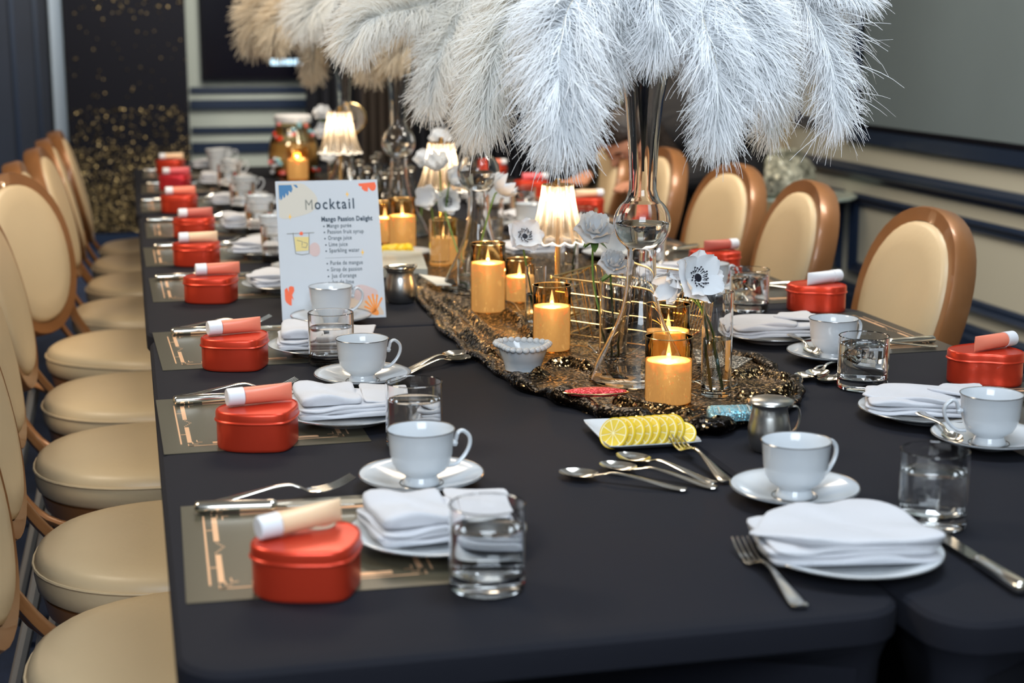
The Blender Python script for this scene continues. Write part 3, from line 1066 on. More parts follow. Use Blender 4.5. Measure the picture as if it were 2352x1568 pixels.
def make_knife(L=0.225):
    t = thing('table_knife', '', 'knife')
    MB().sweep([(0, 0, 0.008), (0.002, 0, 0.008), (0.006, 0, 0.008), (0.05, 0, 0.0078), (0.085, 0, 0.0075), (0.090, 0, 0.0075), (0.094, 0, 0.0075), (0.098, 0, 0.0075)],
               [0.004, 0.0085, 0.0100, 0.0090, 0.0078, 0.0088, 0.0078, 0.0050], [0.003, 0.0062, 0.0076, 0.0072, 0.0064, 0.0072, 0.0064, 0.0040], n=14, side=(0, 1, 0)).build('handle', M['silver'], t)
    poly = [(0.096, -0.004), (0.110, -0.009), (0.19, -0.0105), (0.212, -0.008), (0.225, 0.004), (0.218, 0.008), (0.18, 0.0085), (0.10, 0.0065)]
    MB().prism(poly, 0.0066, 0.0084).build('blade', M['silver'], t, smooth=False)
    return t

fork0, spoon0, teaspoon0, knife0 = make_fork(), make_spoon(), make_spoon(0.135, 0.017), make_knife()
fork0['group'] = 'forks on the table'
protos += [fork0, spoon0, teaspoon0, knife0]


def lay(proto, handle_px, head_px, label, group, dz=0.0, cat=None, tilt=0.0, roll=0.0, z=TZ, L=None):
    """lay cutlery with its handle end seen at handle_px, pointing to head_px"""
    a, b_ = at(*handle_px, z), at(*head_px, z)
    d = b_ - a
    o = dup(proto, (a.x, a.y, z + 0.0006 + dz))
    o.rotation_euler = (roll, -tilt, math.atan2(d.y, d.x))
    tag(o, label, cat or proto['category'], group)
    return o

# ---------------------------------------------------------------- placemats
def placemat(corners, z, label, m):
    """corners: world near-outer, near-inner, far-inner, far-outer"""
    n0, n1, f1, f0 = corners
    ctr = (n0 + n1 + f1 + f0) / 4
    t = thing('placemat', label, 'placemat', (ctr.x, ctr.y, z + 0.0004), 0, 'printed placemats under the tins')
    def P(s_, q, h=0.0):
        p = (n0 * (1 - s_) + n1 * s_) * (1 - q) + (f0 * (1 - s_) + f1 * s_) * q
        return Vector((p.x - ctr.x, p.y - ctr.y, h))
    b = MB()
    lo = [P(0, 0), P(1, 0), P(1, 1), P(0, 1)]
    hi = [p + Vector((0, 0, 0.0008)) for p in lo]
    b.add(lo + hi, [(3, 2, 1, 0), (4, 5, 6, 7), (0, 1, 5, 4), (1, 2, 6, 5), (2, 3, 7, 6), (3, 0, 4, 7)])
    b.build('sheet', m, t, smooth=False)
    g = MB()
    def bar(s0, q0, s1, q1):
        g.add([P(s0, q0, 0.0010), P(s1, q0, 0.0010), P(s1, q1, 0.0010), P(s0, q1, 0.0010)], [(0, 1, 2, 3)])
    # art-deco border: thin outer line, thick broken inner bars, stepped corners
    for (aa, bb_) in ((0, 1),):
        bar(0.085, 0.14, 0.093, 0.86); bar(0.907, 0.14, 0.915, 0.86)
        bar(0.12, 0.10, 0.45, 0.108); bar(0.55, 0.10, 0.88, 0.108); bar(0.12, 0.892, 0.88, 0.90)
        for q0, q1 in ((0.16, 0.43), (0.57, 0.84)):
            bar(0.120, q0, 0.142, q1); bar(0.858, q0, 0.88, q1)
        for s0, s1 in ((0.24, 0.47), (0.53, 0.76)):
            bar(s0, 0.125, s1, 0.155); bar(s0, 0.845, s1, 0.875)
        for cs, cq in ((0.12, 0.10), (0.88, 0.10), (0.12, 0.90), (0.88, 0.90)):
            sx = 1 if cs < 0.5 else -1; sq_ = 1 if cq < 0.5 else -1
            for k in range(3):
                c0, c1 = cs + sx * 0.022 * k, cq + sq_ * 0.028 * k
                bar(min(c0, c0 + sx * 0.028), c1, max(c0, c0 + sx * 0.028), c1 + 0.006)
                bar(c0, min(c1, c1 + sq_ * 0.04), c0 + 0.005, max(c1, c1 + sq_ * 0.04))
        bar(0.095, 0.30, 0.12, 0.308); bar(0.095, 0.69, 0.12, 0.698); bar(0.88, 0.30, 0.907, 0.308); bar(0.88, 0.69, 0.907, 0.698)
        for k in range(8):
            f0_, f1_ = k / 8, (k + 1) / 8
            bar(0.120 + 0.035 * (1 - abs(f0_ * 2 - 1)), 0.44 + 0.12 * f0_, 0.124 + 0.035 * (1 - abs(f0_ * 2 - 1)), 0.44 + 0.12 * f1_)
    g.build('gold_print', M['goldprint'], t, smooth=False)
    return t


# ================================================================== PLACE SETTINGS, open side (left in picture)
SIDE = 'on the open chair side'
tin_y = [1.552, 2.141, 2.669, 3.352, 3.892, 4.421, 5.052, 5.761, 6.44]
tin_x = [0.163, 0.160, 0.164, 0.159, 0.152, 0.168, 0.148, 0.157, 0.159]
tubem = ['peach', 'coral', 'coral', 'coral', 'peach', 'dark rose', 'coral', 'pink', 'peach']
mats = [  # near-outer, near-inner, far-inner, far-outer pixels (visible corners measured, hidden ones inferred)
    ((428, 1388), None, None, (415, 1165)),
    ((377, 1045), None, None, (358, 920)),
    ((374, 852), None, None, (350, 765)),
    ((352, 695), None, None, (342, 640)),
    ((335, 613), None, None, (329, 570)),
    ((337, 548), None, None, (333, 512)),
    ((325, 488), None, None, (322, 462)),
    ((325, 445), None, None, (325, 425)),
    ((328, 411), None, None, (328, 394)),
]
tube_rot = [18, 12, 14, 6, 4, 8, 4, 4, 4]
ordn = lambda i: ords[i]
for i in range(9):
    no, fo = at(*mats[i][0]), at(*mats[i][3])
    d = (no - fo)
    ln = Vector((-d.y, d.x, 0)).normalized() * 0.285
    if ln.x < 0: ln = -ln
    placemat((no, no + ln, fo + ln, fo), TZ, 'taupe foil placemat with gold deco border, %s from the front %s' % (ordn(i), SIDE), M['mat_taupe'])
    pos = Vector((tin_x[i], tin_y[i], TZ))
    pinkish = i == 7
    tin = make_tin_at(Vector((tin_x[i], tin_y[i], 0)), math.radians(28), M['pinklid'] if pinkish else M['red'], 'metallic %sred heart tin, %s from the front %s' % ('pinkish ' if pinkish else '', ordn(i), SIDE))
    tin.location.z = TZ + 0.0014
    tb = dup(TUBES[tubem[i]], (0, 0, 0))
    a = math.radians(tube_rot[i])
    off = {0: (-0.030, 0.012), 1: (-0.022, 0.012), 2: (-0.026, 0.01), 3: (-0.012, 0.005)}.get(i, (-0.022, 0.0))
    tb.location = (tin_x[i] + off[0], tin_y[i] + off[1], TZ + 0.0560)
    tb.rotation_euler = (0, math.radians(-3 if i == 0 else 0), a)
    tag(tb, '%s tube on the %s red tin from the front %s' % (tubem[i], ordn(i), SIDE), 'cosmetic tube', 'cosmetic tubes on the red tins')

# elastic ring behind the nearest tube
p = at(672, 1212, TZ + 0.058)
MB().sweep([(0.026 * math.cos(a), 0.017 * math.sin(a), 0.002 * math.sin(2 * a)) for a in [2 * PI * k / 40 for k in range(40)]], 0.0016, n=6, closed=True)
lp = MB().sweep([(0.027 * math.cos(a), 0.018 * math.sin(a), 0.0015 * math.sin(2 * a)) for a in [2 * PI * k / 40 for k in range(40)]], 0.0016, n=8, closed=True).build('elastic_cord', M['cord'], loc=(0.166, 1.590, TZ + 0.0582))
tag(lp, 'thin cream elastic loop behind the peach tube on the front tin', 'cord')

# plates, napkins, cups, glasses along the open side
pl = [base(1006, 1285, 0.1, TZ + 0.014), base(800, 983, 0.1, TZ + 0.014), base(745, 818, 0.1, TZ + 0.014)]
plates = [(pl[0].x, pl[0].y), (pl[1].x, pl[1].y), (pl[2].x, pl[2].y)]
for i in range(3, 9):
    plates.append((0.325, tin_y[i] + 0.11))
napr = [(1, 8, 0.115), (1, 4, 0.1), (1, -5, 0.1), (0, 10, 0), (0, -8, 0), (1, 5, 0), (0, 8, 0), (1, 0, 0), (0, 4, 0)]
for i, (x, y) in enumerate(plates):
    tag(dup(plate0, (x, y, TZ + 0.0014)), 'white plate under a folded napkin, %s from the front %s' % (ordn(i), SIDE), 'plate', 'side plates along the open side')
    k, a, _ = napr[i]
    tag(dup(nap[k], (x + 0.004, y + 0.012, TZ + 0.0155), math.radians(a)), 'folded white linen napkin on plate, %s from the front %s' % (ordn(i), SIDE), 'napkin', 'napkins along the open side')
cups = [base(968, 1137, 0.079, TZ + 0.014), base(833, 888, 0.079, TZ + 0.014)]
cups = [(c_.x, c_.y) for c_ in cups]
cups.append((0.368, 3.02))
for i in range(3, 9):
    cups.append((0.375 if i > 4 else 0.37, tin_y[i] + (0.34 if i < 8 else 0.26)))
cups[3] = (0.390, 3.70)
for i, (x, y) in enumerate(cups):
    tag(dup(saucer0, (x, y, TZ + 0.0008), 0), 'white saucer with silver edge, %s from the front %s' % (ordn(i), SIDE), 'saucer', 'saucers along the open side')
    tag(dup(cup0, (x, y, TZ + 0.0062), math.radians(12 if i else 10)), 'white footed coffee cup with silver rim, %s from the front %s' % (ordn(i), SIDE), 'cup', 'coffee cups along the open side')
gl = [(1119, 1382), (952, 1040), (762, 847)]
gpos = [base(u, v, 0.0395) for u, v in gl]
gpos = [(g.x, g.y) for g in gpos] + [(0.347, 3.33), (0.345, 3.90), (0.345, 4.43), (0.34, 5.03), (0.34, 5.72)]
for i, (x, y) in enumerate(gpos):
    tag(dup(glass_plain, (x, y, TZ + 0.0008), 0.3 * i), 'clear tumbler of water, %s from the front %s' % (ordn(i), SIDE), 'glass', 'water glasses along the open side')

# cutlery open side
cut = [((447, 1182), (820, 1168), (470, 1176), (822, 1128)), ((398, 933), (690, 912), (412, 925), (697, 896)), ((393, 772), (600, 762), (400, 766), (612, 749)),
       ((356, 645), (470, 640), (420, 641), (560, 634)), ((354, 572), (450, 569), (400, 570), (520, 560)), ((337, 512), (430, 509), (390, 510), (500, 500)),
       ((325, 466), (420, 463), (370, 464), (460, 458)), ((336, 427), (430, 425), (380, 426), (460, 420)), ((329, 396), (420, 394), (370, 395), (450, 390))]
for i, (k0, k1, f0_, f1_) in enumerate(cut):
    lay(knife0, k0, k1, 'silver table knife on the placemat, %s from the front %s' % (ordn(i), SIDE), 'table knives along the open side', dz=0.001)
    lay(fork0, f0_, f1_, 'silver fork lying along the knife, %s from the front %s' % (ordn(i), SIDE), 'forks along the open side', dz=0.006 if i < 3 else 0.002)

# ================================================================== PLACE SETTINGS, wall side and table end
WS = 'on the panelled-wall side'
rt = [(1.347, 2.261, 'coral', 20), (1.362, 2.95, 'white', 22), (1.335, 3.46, 'dark rose', 14), (1.345, 4.05, 'coral', 10), (1.365, 4.66, 'peach', 8), (1.345, 5.25, 'pink', 8), (1.34, 5.85, 'coral', 8)]
for i, (x, y, tm, a) in enumerate(rt):
    tin = make_tin_at(Vector((x, y, 0)), math.radians(180 - 28), M['red'], 'metallic red heart tin, %s from the front %s' % (ordn(i), WS))
    tin.location.z = TZ + 0.0014
    tb = dup(TUBES[tm], (x + 0.034, y + 0.004, TZ + 0.0560))
    tb.rotation_euler = (0, 0, math.radians(180 + a))
    tag(tb, '%s tube on the %s red tin from the front %s' % (tm, ordn(i), WS), 'cosmetic tube', 'cosmetic tubes on the red tins')
    # placemat mirrored on this side
    if i == 1:
        pass
pmr = {0: None}
for i in range(7):
    y0 = rt[i][1] - 0.42 if i != 1 else 2.505
    xo = 1.445
    n1 = Vector((xo - 0.285, y0 - 0.006, TZ)); n0 = Vector((xo, y0, TZ))
    f0_ = Vector((xo - 0.002, y0 + 0.40, TZ)); f1_ = Vector((xo - 0.285, y0 + 0.395, TZ))
    placemat((n0, n1, f1_, f0_), TZ, 'charcoal placemat with gold deco border, %s from the front %s' % (ordn(i), WS), M['mat_grey'])
rp = [base(2125, 968, 0.1, TZ + 0.014), base(1775, 788, 0.1, TZ + 0.014)]
rplates = [(1.135, 2.06), (rp[1].x, rp[1].y), (1.16, 3.34), (1.16, 3.92), (1.16, 4.50), (1.16, 5.10)]
rcups = [base(2272, 1038, 0.079, TZ + 0.014), base(1912, 833, 0.079, TZ + 0.014)]
rcups = [(c_.x, c_.y) for c_ in rcups] + [(1.195, 3.13), (1.17, 3.74), (1.11, 4.36), (1.13, 4.95)]
hang = [172, 20, 10, 10, 10, 10]
for i in range(6):
    x, y = rplates[i]
    tag(dup(plate0, (x, y, TZ + 0.0014)), 'white plate under a folded napkin, %s from the front %s' % (ordn(i), WS), 'plate', 'side plates along the wall side')
    tag(dup(nap[2], (x, y + 0.008, TZ + 0.0155), math.radians([-24, -6, 5, 0, 6, 0][i])), 'white napkin folded with crossing flaps, %s from the front %s' % (ordn(i), WS), 'napkin', 'napkins along the wall side')
    x, y = rcups[i]
    tag(dup(saucer0, (x, y, TZ + 0.0008)), 'white saucer with silver edge, %s from the front %s' % (ordn(i), WS), 'saucer', 'saucers along the wall side')
    tag(dup(cup0, (x, y, TZ + 0.0062), math.radians(hang[i])), 'white footed coffee cup with silver rim, %s from the front %s' % (ordn(i), WS), 'cup', 'coffee cups along the wall side')
rg_ = [base(1980, 905, 0.0405), base(1720, 722, 0.0405)]
for i, (x, y) in enumerate([(rg_[0].x, rg_[0].y), (rg_[1].x, rg_[1].y), (1.2, 3.55), (1.2, 4.12), (1.18, 4.72)]):
    tag(dup(glass_ice, (x, y, TZ + 0.0008), i), 'short tumbler of iced water, %s from the front %s' % (ordn(i), WS), 'glass', 'iced water glasses along the wall side')
# end setting
p = base(1952, 1334, 0.1, TZ + 0.014)
tag(dup(plate0, (p.x, p.y, TZ + 0.0008)), 'white plate under the napkin at the end setting beside the lone fork', 'plate')
tag(dup(nap[0], (p.x - 0.004, p.y + 0.014, TZ + 0.0150), math.radians(-8), scale=1.10), 'thick folded white napkin at the end setting beside the lone fork', 'napkin')
p = base(1825, 1168, 0.079, TZ + 0.014)
tag(dup(saucer0, (p.x, p.y, TZ + 0.0008)), 'white saucer at the end setting in front of the lidded creamer', 'saucer')
tag(dup(cup0, (p.x, p.y, TZ + 0.0062), math.radians(18)), 'white coffee cup at the end setting in front of the lidded creamer', 'cup')
p = base(2139, 1230, 0.0395)
tag(dup(glass_plain, (p.x, p.y, TZ + 0.0008)), 'clear tumbler of water at the end setting, standing apart by the napkin', 'glass')
lay(fork0, (1840, 1402), (1668, 1232), 'silver dinner fork lying alone in front of the end napkin', 'forks on the bare cloth')
lay(knife0, (2352, 1372), (2175, 1256), 'silver table knife reaching from under the end napkin', 'knives on the bare cloth')
lay(knife0, (2146, 790), (2030, 797), 'silver knife behind the second iced tumbler %s' % WS, 'knives along the wall side', dz=0.001)
lay(fork0, (2150, 801), (2030, 806), 'silver fork behind the second iced tumbler %s' % WS, 'forks along the wall side', dz=0.001)
lay(knife0, (1846, 660), (1740, 664), 'silver knife beyond the white-tubed tin %s' % WS, 'knives along the wall side', dz=0.001)
lay(fork0, (1850, 668), (1740, 671), 'silver fork beyond the white-tubed tin %s' % WS, 'forks along the wall side', dz=0.001)
lay(knife0, (1602, 573), (1520, 585), 'silver knife beyond the vase bubble %s' % WS, 'knives along the wall side', dz=0.001)
lay(fork0, (1600, 578), (1510, 592), 'silver fork beyond the vase bubble %s' % WS, 'forks along the wall side', dz=0.001)
lay(knife0, (2420, 935), (2335, 925), 'silver knife at the picture edge behind the single-handled cup', 'knives along the wall side', dz=0.001)
# spoons and forks on the bare cloth
SG = 'serving spoons near the lemon plate'
lay(spoon0, (1577, 1130), (1322, 1100), 'silver spoon in front of its fan, bowl pointing away from the lemons', SG)
lay(spoon0, (1646, 1126), (1375, 1076), 'silver spoon in the middle of the fan by the lemons', SG)
lay(spoon0, (1644, 1116), (1412, 1052), 'silver spoon of the fan lying against the lemon plate', SG)
lay(fork0, (1670, 1114), (1545, 1030), 'silver fork with its tines resting on the lemon plate', 'forks on the bare cloth', tilt=0.06)
lay(spoon0, (930, 858), (1078, 815), 'silver spoon behind the second cup, upper of the two by the runner', 'spoons by the runner', dz=0.002)
lay(spoon0, (922, 864), (1074, 828), 'silver spoon behind the second cup, lower of the two by the runner', 'spoons by the runner')
lay(spoon0, (1925, 838), (1836, 880), 'silver spoon with round bowl beside the iced tumbler, first of three', 'spoons beside the iced tumbler')
lay(spoon0, (1942, 836), (1858, 882), 'silver spoon overlapped between two others beside the iced tumbler', 'spoons beside the iced tumbler', dz=0.004)
lay(spoon0, (1990, 846), (1880, 890), 'silver spoon touching the base of the iced tumbler', 'spoons beside the iced tumbler')
lay(spoon0, (470, 428), (600, 410), 'silver spoon lying on black cloth before the far candle', 'far spoons', dz=0.002)
p = lay(teaspoon0, (1815, 770), (1880, 808), 'small teaspoon resting on the saucer behind the iced tumbler', 'teaspoons on saucers', z=TZ + 0.022, tilt=-0.10)
p = lay(teaspoon0, (2112, 950), (2200, 1002), 'small teaspoon on the saucer of the cup whose handle faces the vase', 'teaspoons on saucers', z=TZ + 0.022, tilt=-0.10)

# ================================================================== LEMON PLATE
c4 = [at(1398, 1048), at(1615, 1035), at(1545, 978), at(1336, 984)]
ctr = sum(c4, Vector()) / 4
lp = thing('lemon_dish', 'white rectangular dish holding a row of lemon slices', 'dish', (ctr.x, ctr.y, TZ + 0.0006))
b = MB()
R_ = []
for k, z in ((0.55, 0.0), (0.62, 0.0), (0.80, 0.004), (1.0, 0.012), (1.0, 0.0135), (0.80, 0.0065), (0.6, 0.0035), (0.1, 0.0035)):
    rr = []
    for i in range(4):
        a, b2 = c4[i] - ctr, c4[(i + 1) % 4] - ctr
        for j in range(8):
            q = a.lerp(b2, j / 8) * k
            rr.append(Vector((q.x, q.y, z)))
    for _ in range(1):
        rr = [(rr[i - 1] + rr[i] * 6 + rr[(i + 1) % len(rr)]) / 8 for i in range(len(rr))]
    R_.append(rr)
b.rings(R_)
b.build('dish_body', M['porcelain'], lp, angle=50)


def make_slice():
    t = thing('lemon_slice', '', 'lemon slice')
    r = 0.0225
    MB().lathe([(r * 0.985, 0.0), (r, 0.0012), (r, 0.0036), (r * 0.985, 0.0048), (r * 0.93, 0.0048), (r * 0.93, 0.0), (r * 0.985, 0.0)], 30).build('rind', M['lemon'], t)
    MB().lathe([(0, 0.0004), (r * 0.935, 0.0004), (r * 0.935, 0.0044), (0, 0.0044)], 30).build('pith', M['pith'], t)
    for k in range(9):
        a0, a1 = 2 * PI * (k + 0.07) / 9, 2 * PI * (k + 0.93) / 9
        poly = [(0.0016 * math.cos((a0 + a1) / 2), 0.0016 * math.sin((a0 + a1) / 2))] + [(r * 0.85 * math.cos(a0 + (a1 - a0) * j / 3), r * 0.85 * math.sin(a0 + (a1 - a0) * j / 3)) for j in range(4)]
        MB().prism(poly, 0.0001, 0.0048).build('segment', M['flesh'], t, smooth=False)
    return t
slice0 = make_slice()
n = 9
for i in range(n):
    f = i / (n - 1)
    pc = at(1412 + 150 * f, 1034 - 10 * f, TZ)
    o = slice0 if i == 0 else dup(slice0, (0, 0, 0))
    last = i == n - 1
    nv = Vector((-0.80, -0.62 + 0.10 * math.sin(i * 2), 0.42 + 0.08 * math.cos(i * 3))) if not last else Vector((-0.25, -0.5, 0.9))
    o.rotation_mode = 'QUATERNION'; o.rotation_quaternion = nv.to_track_quat('Z', 'Y')
    o.location = (pc.x, pc.y, TZ + 0.0235 - (0.008 if last else 0))
    tag(o, 'thin lemon slice leaning in the row, %s from the vase-stem end' % ords[n - 1 - i] if i else 'thin lemon slice standing last in the row, toward the spoons', 'lemon slice', 'lemon slices on the white dish')

# ================================================================== CREAMERS
def make_creamer(label, loc, rz, lid=True):
    t = thing('creamer_jug', label, 'creamer', loc, rz)
    MB().lathe([(0, 0.001), (0.024, 0.0), (0.027, 0.003), (0.0315, 0.018), (0.0325, 0.032), (0.029, 0.050), (0.0265, 0.060), (0.029, 0.0655), (0.030, 0.067), (0.0285, 0.067), (0.0255, 0.060), (0.028, 0.050), (0.031, 0.032), (0.028, 0.01), (0, 0.006)], 36).build('jug_body', M['silver2'], t, angle=60)
    if lid:
        MB().lathe([(0, 0.0665), (0.031, 0.0665), (0.0335, 0.068), (0.033, 0.070), (0.026, 0.0735), (0.012, 0.0755), (0, 0.076)], 36, mod=lambda r, z, a: (r * (1 + 0.12 * max(0, math.cos(a)) ** 6), z)).build('lid', M['silver2'], t, angle=60)
        MB().sweep(bez([(0.029, 0, 0.062), (0.043, 0, 0.060), (0.047, 0, 0.045), (0.042, 0, 0.030), (0.032, 0, 0.022)], 16), 0.0055, 0.0016, n=8, side=(0, 1, 0)).build('handle', M['silver2'], t)
    else:
        MB().lathe([(0.027, 0.0655), (0.034, 0.0715), (0.0345, 0.0725), (0.033, 0.0725), (0.0262, 0.067)], 36).build('flared_lip', M['silver'], t, angle=60)
        MB().sweep(bez([(-0.02, 0.01, 0.073), (0.0, -0.004, 0.0755), (0.03, -0.02, 0.0785)], 8), 0.0016, n=6).build('lid_pin', M['silver'], t)
    return t
p = base(1765, 1048, 0.03)
j1 = make_creamer('squat steel creamer with hinged lid behind the end cup', (p.x, p.y, TZ + 0.0008), math.radians(-8))
j1.scale = (0.90, 0.90, 1.0)
p = base(921, 700, 0.03)
j2 = make_creamer('shiny steel creamer without lid beside the menu board', (p.x, p.y, TZ + 0.0008), 0, lid=False)
j2.scale = (1.05, 1.05, 1.05)

# ================================================================== BEADED HEART BOWL
p = base(1201, 864, 0.027)
bw = thing('trinket_bowl', 'small white heart-shaped bowl with a beaded rim on the sequin runner', 'bowl', (p.x, p.y, TZ + 0.007), math.radians(100))
h = heart(64, 0.092)
sc = lambda k, z: [Vector((x * k, y * k, z)) for x, y in h]
ci = lambda r, z: [Vector((r * math.cos(a), r * math.sin(a), z)) for a in [PI / 2 + 2 * PI * i / 64 for i in range(64)]]
def mixr(A, B, f, z):
    return [Vector((a.x * (1 - f) + b_.x * f, a.y * (1 - f) + b_.y * f, z)) for a, b_ in zip(A, B)]
cir = [Vector((0.028 * math.cos(PI / 2 + 2 * PI * i / 64), 0.028 * math.sin(PI / 2 + 2 * PI * i / 64), 0)) for i in range(64)]
H1 = sc(1.0, 0)
MB().rings([mixr(cir, H1, 0, 0.0), mixr(cir, H1, 0.02, 0.006), mixr(cir, H1, 0.45, 0.020), mixr(cir, H1, 0.8, 0.034), mixr(cir, H1, 1.0, 0.046), mixr(cir, H1, 0.95, 0.046), mixr(cir, H1, 0.72, 0.034), mixr(cir, H1, 0.36, 0.020), mixr(cir, H1, -0.15, 0.009), [Vector((v.x * 0.05, v.y * 0.05, 0.008)) for v in cir]]).build('bowl_body', M['porcelain'], bw, angle=70)
bw.scale = (1.08, 1.08, 0.88)
bead = MB().lathe([(0.0056 * math.cos(a), 0.0056 * math.sin(a)) if abs(a) < 1.5 else (0, 0.0056 * math.copysign(1, a)) for a in [-PI / 2 + PI * k / 8 for k in range(9)]], 14).build('rim_bead', M['porcelain'], bw)
per = sum(((H1[i] - H1[(i + 1) % 64]).length for i in range(64)))
nb = int(per / 0.0102)
acc, tgt, pts_ = 0, 0, []
for i in range(64):
    a, b_ = H1[i], H1[(i + 1) % 64]
    L = (b_ - a).length
    while tgt <= acc + L and len(pts_) < nb:
        pts_.append(a.lerp(b_, (tgt - acc) / L)); tgt += per / nb
    acc += L
for i, q in enumerate(pts_):
    o = bead if i == 0 else bead.copy()
    if i: C.objects.link(o)
    o.location = (q.x * 1.02, q.y * 1.02, 0.047)

# ================================================================== SEQUIN RUNNER
stn = [((1400, 968), (1640, 1000)), ((1290, 925), (1790, 955)), ((1200, 895), (1832, 905)), ((1130, 850), (1790, 862)), ((1060, 800), (1690, 810)), ((1000, 740), (1600, 740)), ((957, 668), (1490, 668)), ((935, 620), (1420, 615))]
LW = [at(*a) for a, b_ in stn]; RW = [at(*b_) for a, b_ in stn]
LW += [Vector((0.54, 4.6, TZ)), Vector((0.54, 5.4, TZ)), Vector((0.54, 6.3, TZ))]
RW += [Vector((0.95, 4.6, TZ)), Vector((0.95, 5.4, TZ)), Vector((0.95, 6.3, TZ))]
LC, RC = bez(LW, 300), bez(RW, 300)
flats = []     # footprints where the cloth lies flat: (x, y, r)
ridges = []
for pl_ in ([(950, 655), (1010, 690), (1075, 728), (1120, 768), (1168, 805)], [(968, 690), (1040, 735), (1080, 785), (1130, 830)], [(1160, 728), (1195, 745), (1222, 782)], [(1235, 872), (1262, 848), (1310, 842), (1370, 858)],
            [(1420, 940), (1500, 962), (1580, 972)], [(1690, 880), (1745, 868), (1800, 890)], [(1700, 925), (1760, 930), (1815, 918)]):
    ridges.append([at(*q_) for q_ in pl_])
def seg_d(x, y, a, b_):
    vx, vy = b_.x - a.x, b_.y - a.y
    k = max(0, min(1, ((x - a.x) * vx + (y - a.y) * vy) / (vx * vx + vy * vy)))
    return math.hypot(x - a.x - k * vx, y - a.y - k * vy)
def runner_height(x, y, t):
    w1 = x * 24 + y * 13 + 1.6 * math.sin(y * 4.3 + 1) + 1.2 * math.sin(x * 13 - y * 7)
    fold = 0.013 * max(0, math.sin(w1)) ** 3 + 0.004 * (0.5 + 0.5 * math.sin(y * 26 + 3 * math.sin(x * 15))) ** 2
    edge = math.exp(-((t * 1.0) / 0.08) ** 2) + math.exp(-(((1 - t)) / 0.08) ** 2)
    near = math.exp(-max(0, (y - 2.10)) / 0.14)
    bunch = (0.010 * edge + 0.020 * near) * (0.6 + 0.4 * math.sin(x * 26 + y * 22 + 2 * math.sin(y * 9)))
    hgt = fold * 0.3 + bunch * 0.8
    if y < 3.2:
        for rd in ridges:
            d = min(seg_d(x, y, rd[k], rd[k + 1]) for k in range(len(rd) - 1))
            hgt += 0.017 * math.exp(-(d / 0.011) ** 2)
    for fx, fy, fr in flats:
        d = math.hypot(x - fx, y - fy)
        if d < fr + 0.03:
            hgt *= min(1, max(0.0, (d - fr) / 0.03))
    return 0.0022 + max(0, hgt)

# ---------------- things that stand on the runner; collect footprints first
V1 = base(1469, 900, 0.080)
candles = [  # (xc, yb, y top rim, wax fraction, label)
    (1534, 936, 0.0365, 0.104, 0.64, 'lit pillar candle in short amber glass at the front corner of the runner'),
    (1267, 812, 0.034, 0.118, 0.68, 'lit pillar candle in amber glass just behind the white beaded bowl'),
    (1121, 722, 0.0355, 0.140, 0.72, 'tall lit pillar candle in amber glass beside the dark runner folds'),
    (1193, 697, 0.030, 0.090, 0.60, 'small lit candle in amber glass half hidden by a single-anemone vase'),
    (1533, 858, 0.0365, 0.112, 0.60, 'lit pillar candle in amber glass behind its twin, under the big vase'),
    (925, 578, 0.036, 0.133, 0.68, 'lit pillar candle in amber glass standing behind the steel creamer'),
    (885, 560, 0.030, 0.110, 0.62, 'amber-glass candle peeking out behind the edge of the menu board'),
    (685, 414, 0.040, 0.125, 0.62, 'lit candle in amber glass at the far end before the drink jar'),
    (1020, 610, 0.034, 0.110, 0.60, 'amber-glass candle glowing behind the drooping anemone vase'),
]
cpos = []
for (xc, yb, r, h_, wf_, lab) in candles:
    p = base(xc, yb, r, TZ + 0.003)
    cpos.append(p)
    flats.append((p.x, p.y, r))
flats.append((V1.x, V1.y, 0.085))
flats.append((bw.location.x, bw.location.y, 0.03))
bpos = base(1455, 790, 0.02)
flats.append((0.86, 2.66, 0.12))
budv = [  # xc, yb, r, h
    (1644, 915, 0.0240, 0.165), (1406, 832, 0.0235, 0.140), (1230, 756, 0.0205, 0.120), (1011, 612, 0.026, 0.112), (1078, 678, 0.026, 0.075), (1306, 668, 0.021, 0.105), (770, 415, 0.026, 0.11), (1135, 560, 0.026, 0.12),
]
vpos = []
for (xc, yb, r, h_) in budv:
    p = base(xc, yb, r, TZ + 0.003)
    vpos.append(p)
    flats.append((p.x, p.y, r))

b = MB()
NT = 90
nS = len(LC)
def runfn(u, v):
    i = min(int(round(u * (nS - 1))), nS - 1)
    a, c_ = LC[i], RC[i]
    t = v
    jag = 0.006 * math.sin(i * 0.35)
    x = a.x * (1 - t) + c_.x * t + jag * (1 - t if t < 0.5 else t) * (1 if abs(t - 0.5) > 0.4 else 0)
    y = a.y * (1 - t) + c_.y * t
    if i < 9:
        y -= 0.03 * math.sin(PI * t) * (1 - i / 9)
    z = TZ + runner_height(x, y, t)
    if (t in (0, 1)) or i == 0: z = TZ + 0.0008
    return (x, y, z)
b.grid(runfn, nS - 1, NT)
rn = thing('sequin_runner', 'crumpled black and gold sequin runner down the middle of the table', 'table runner', (0, 0, 0))
b.build('sequin_cloth', M['runner'], rn, angle=80)
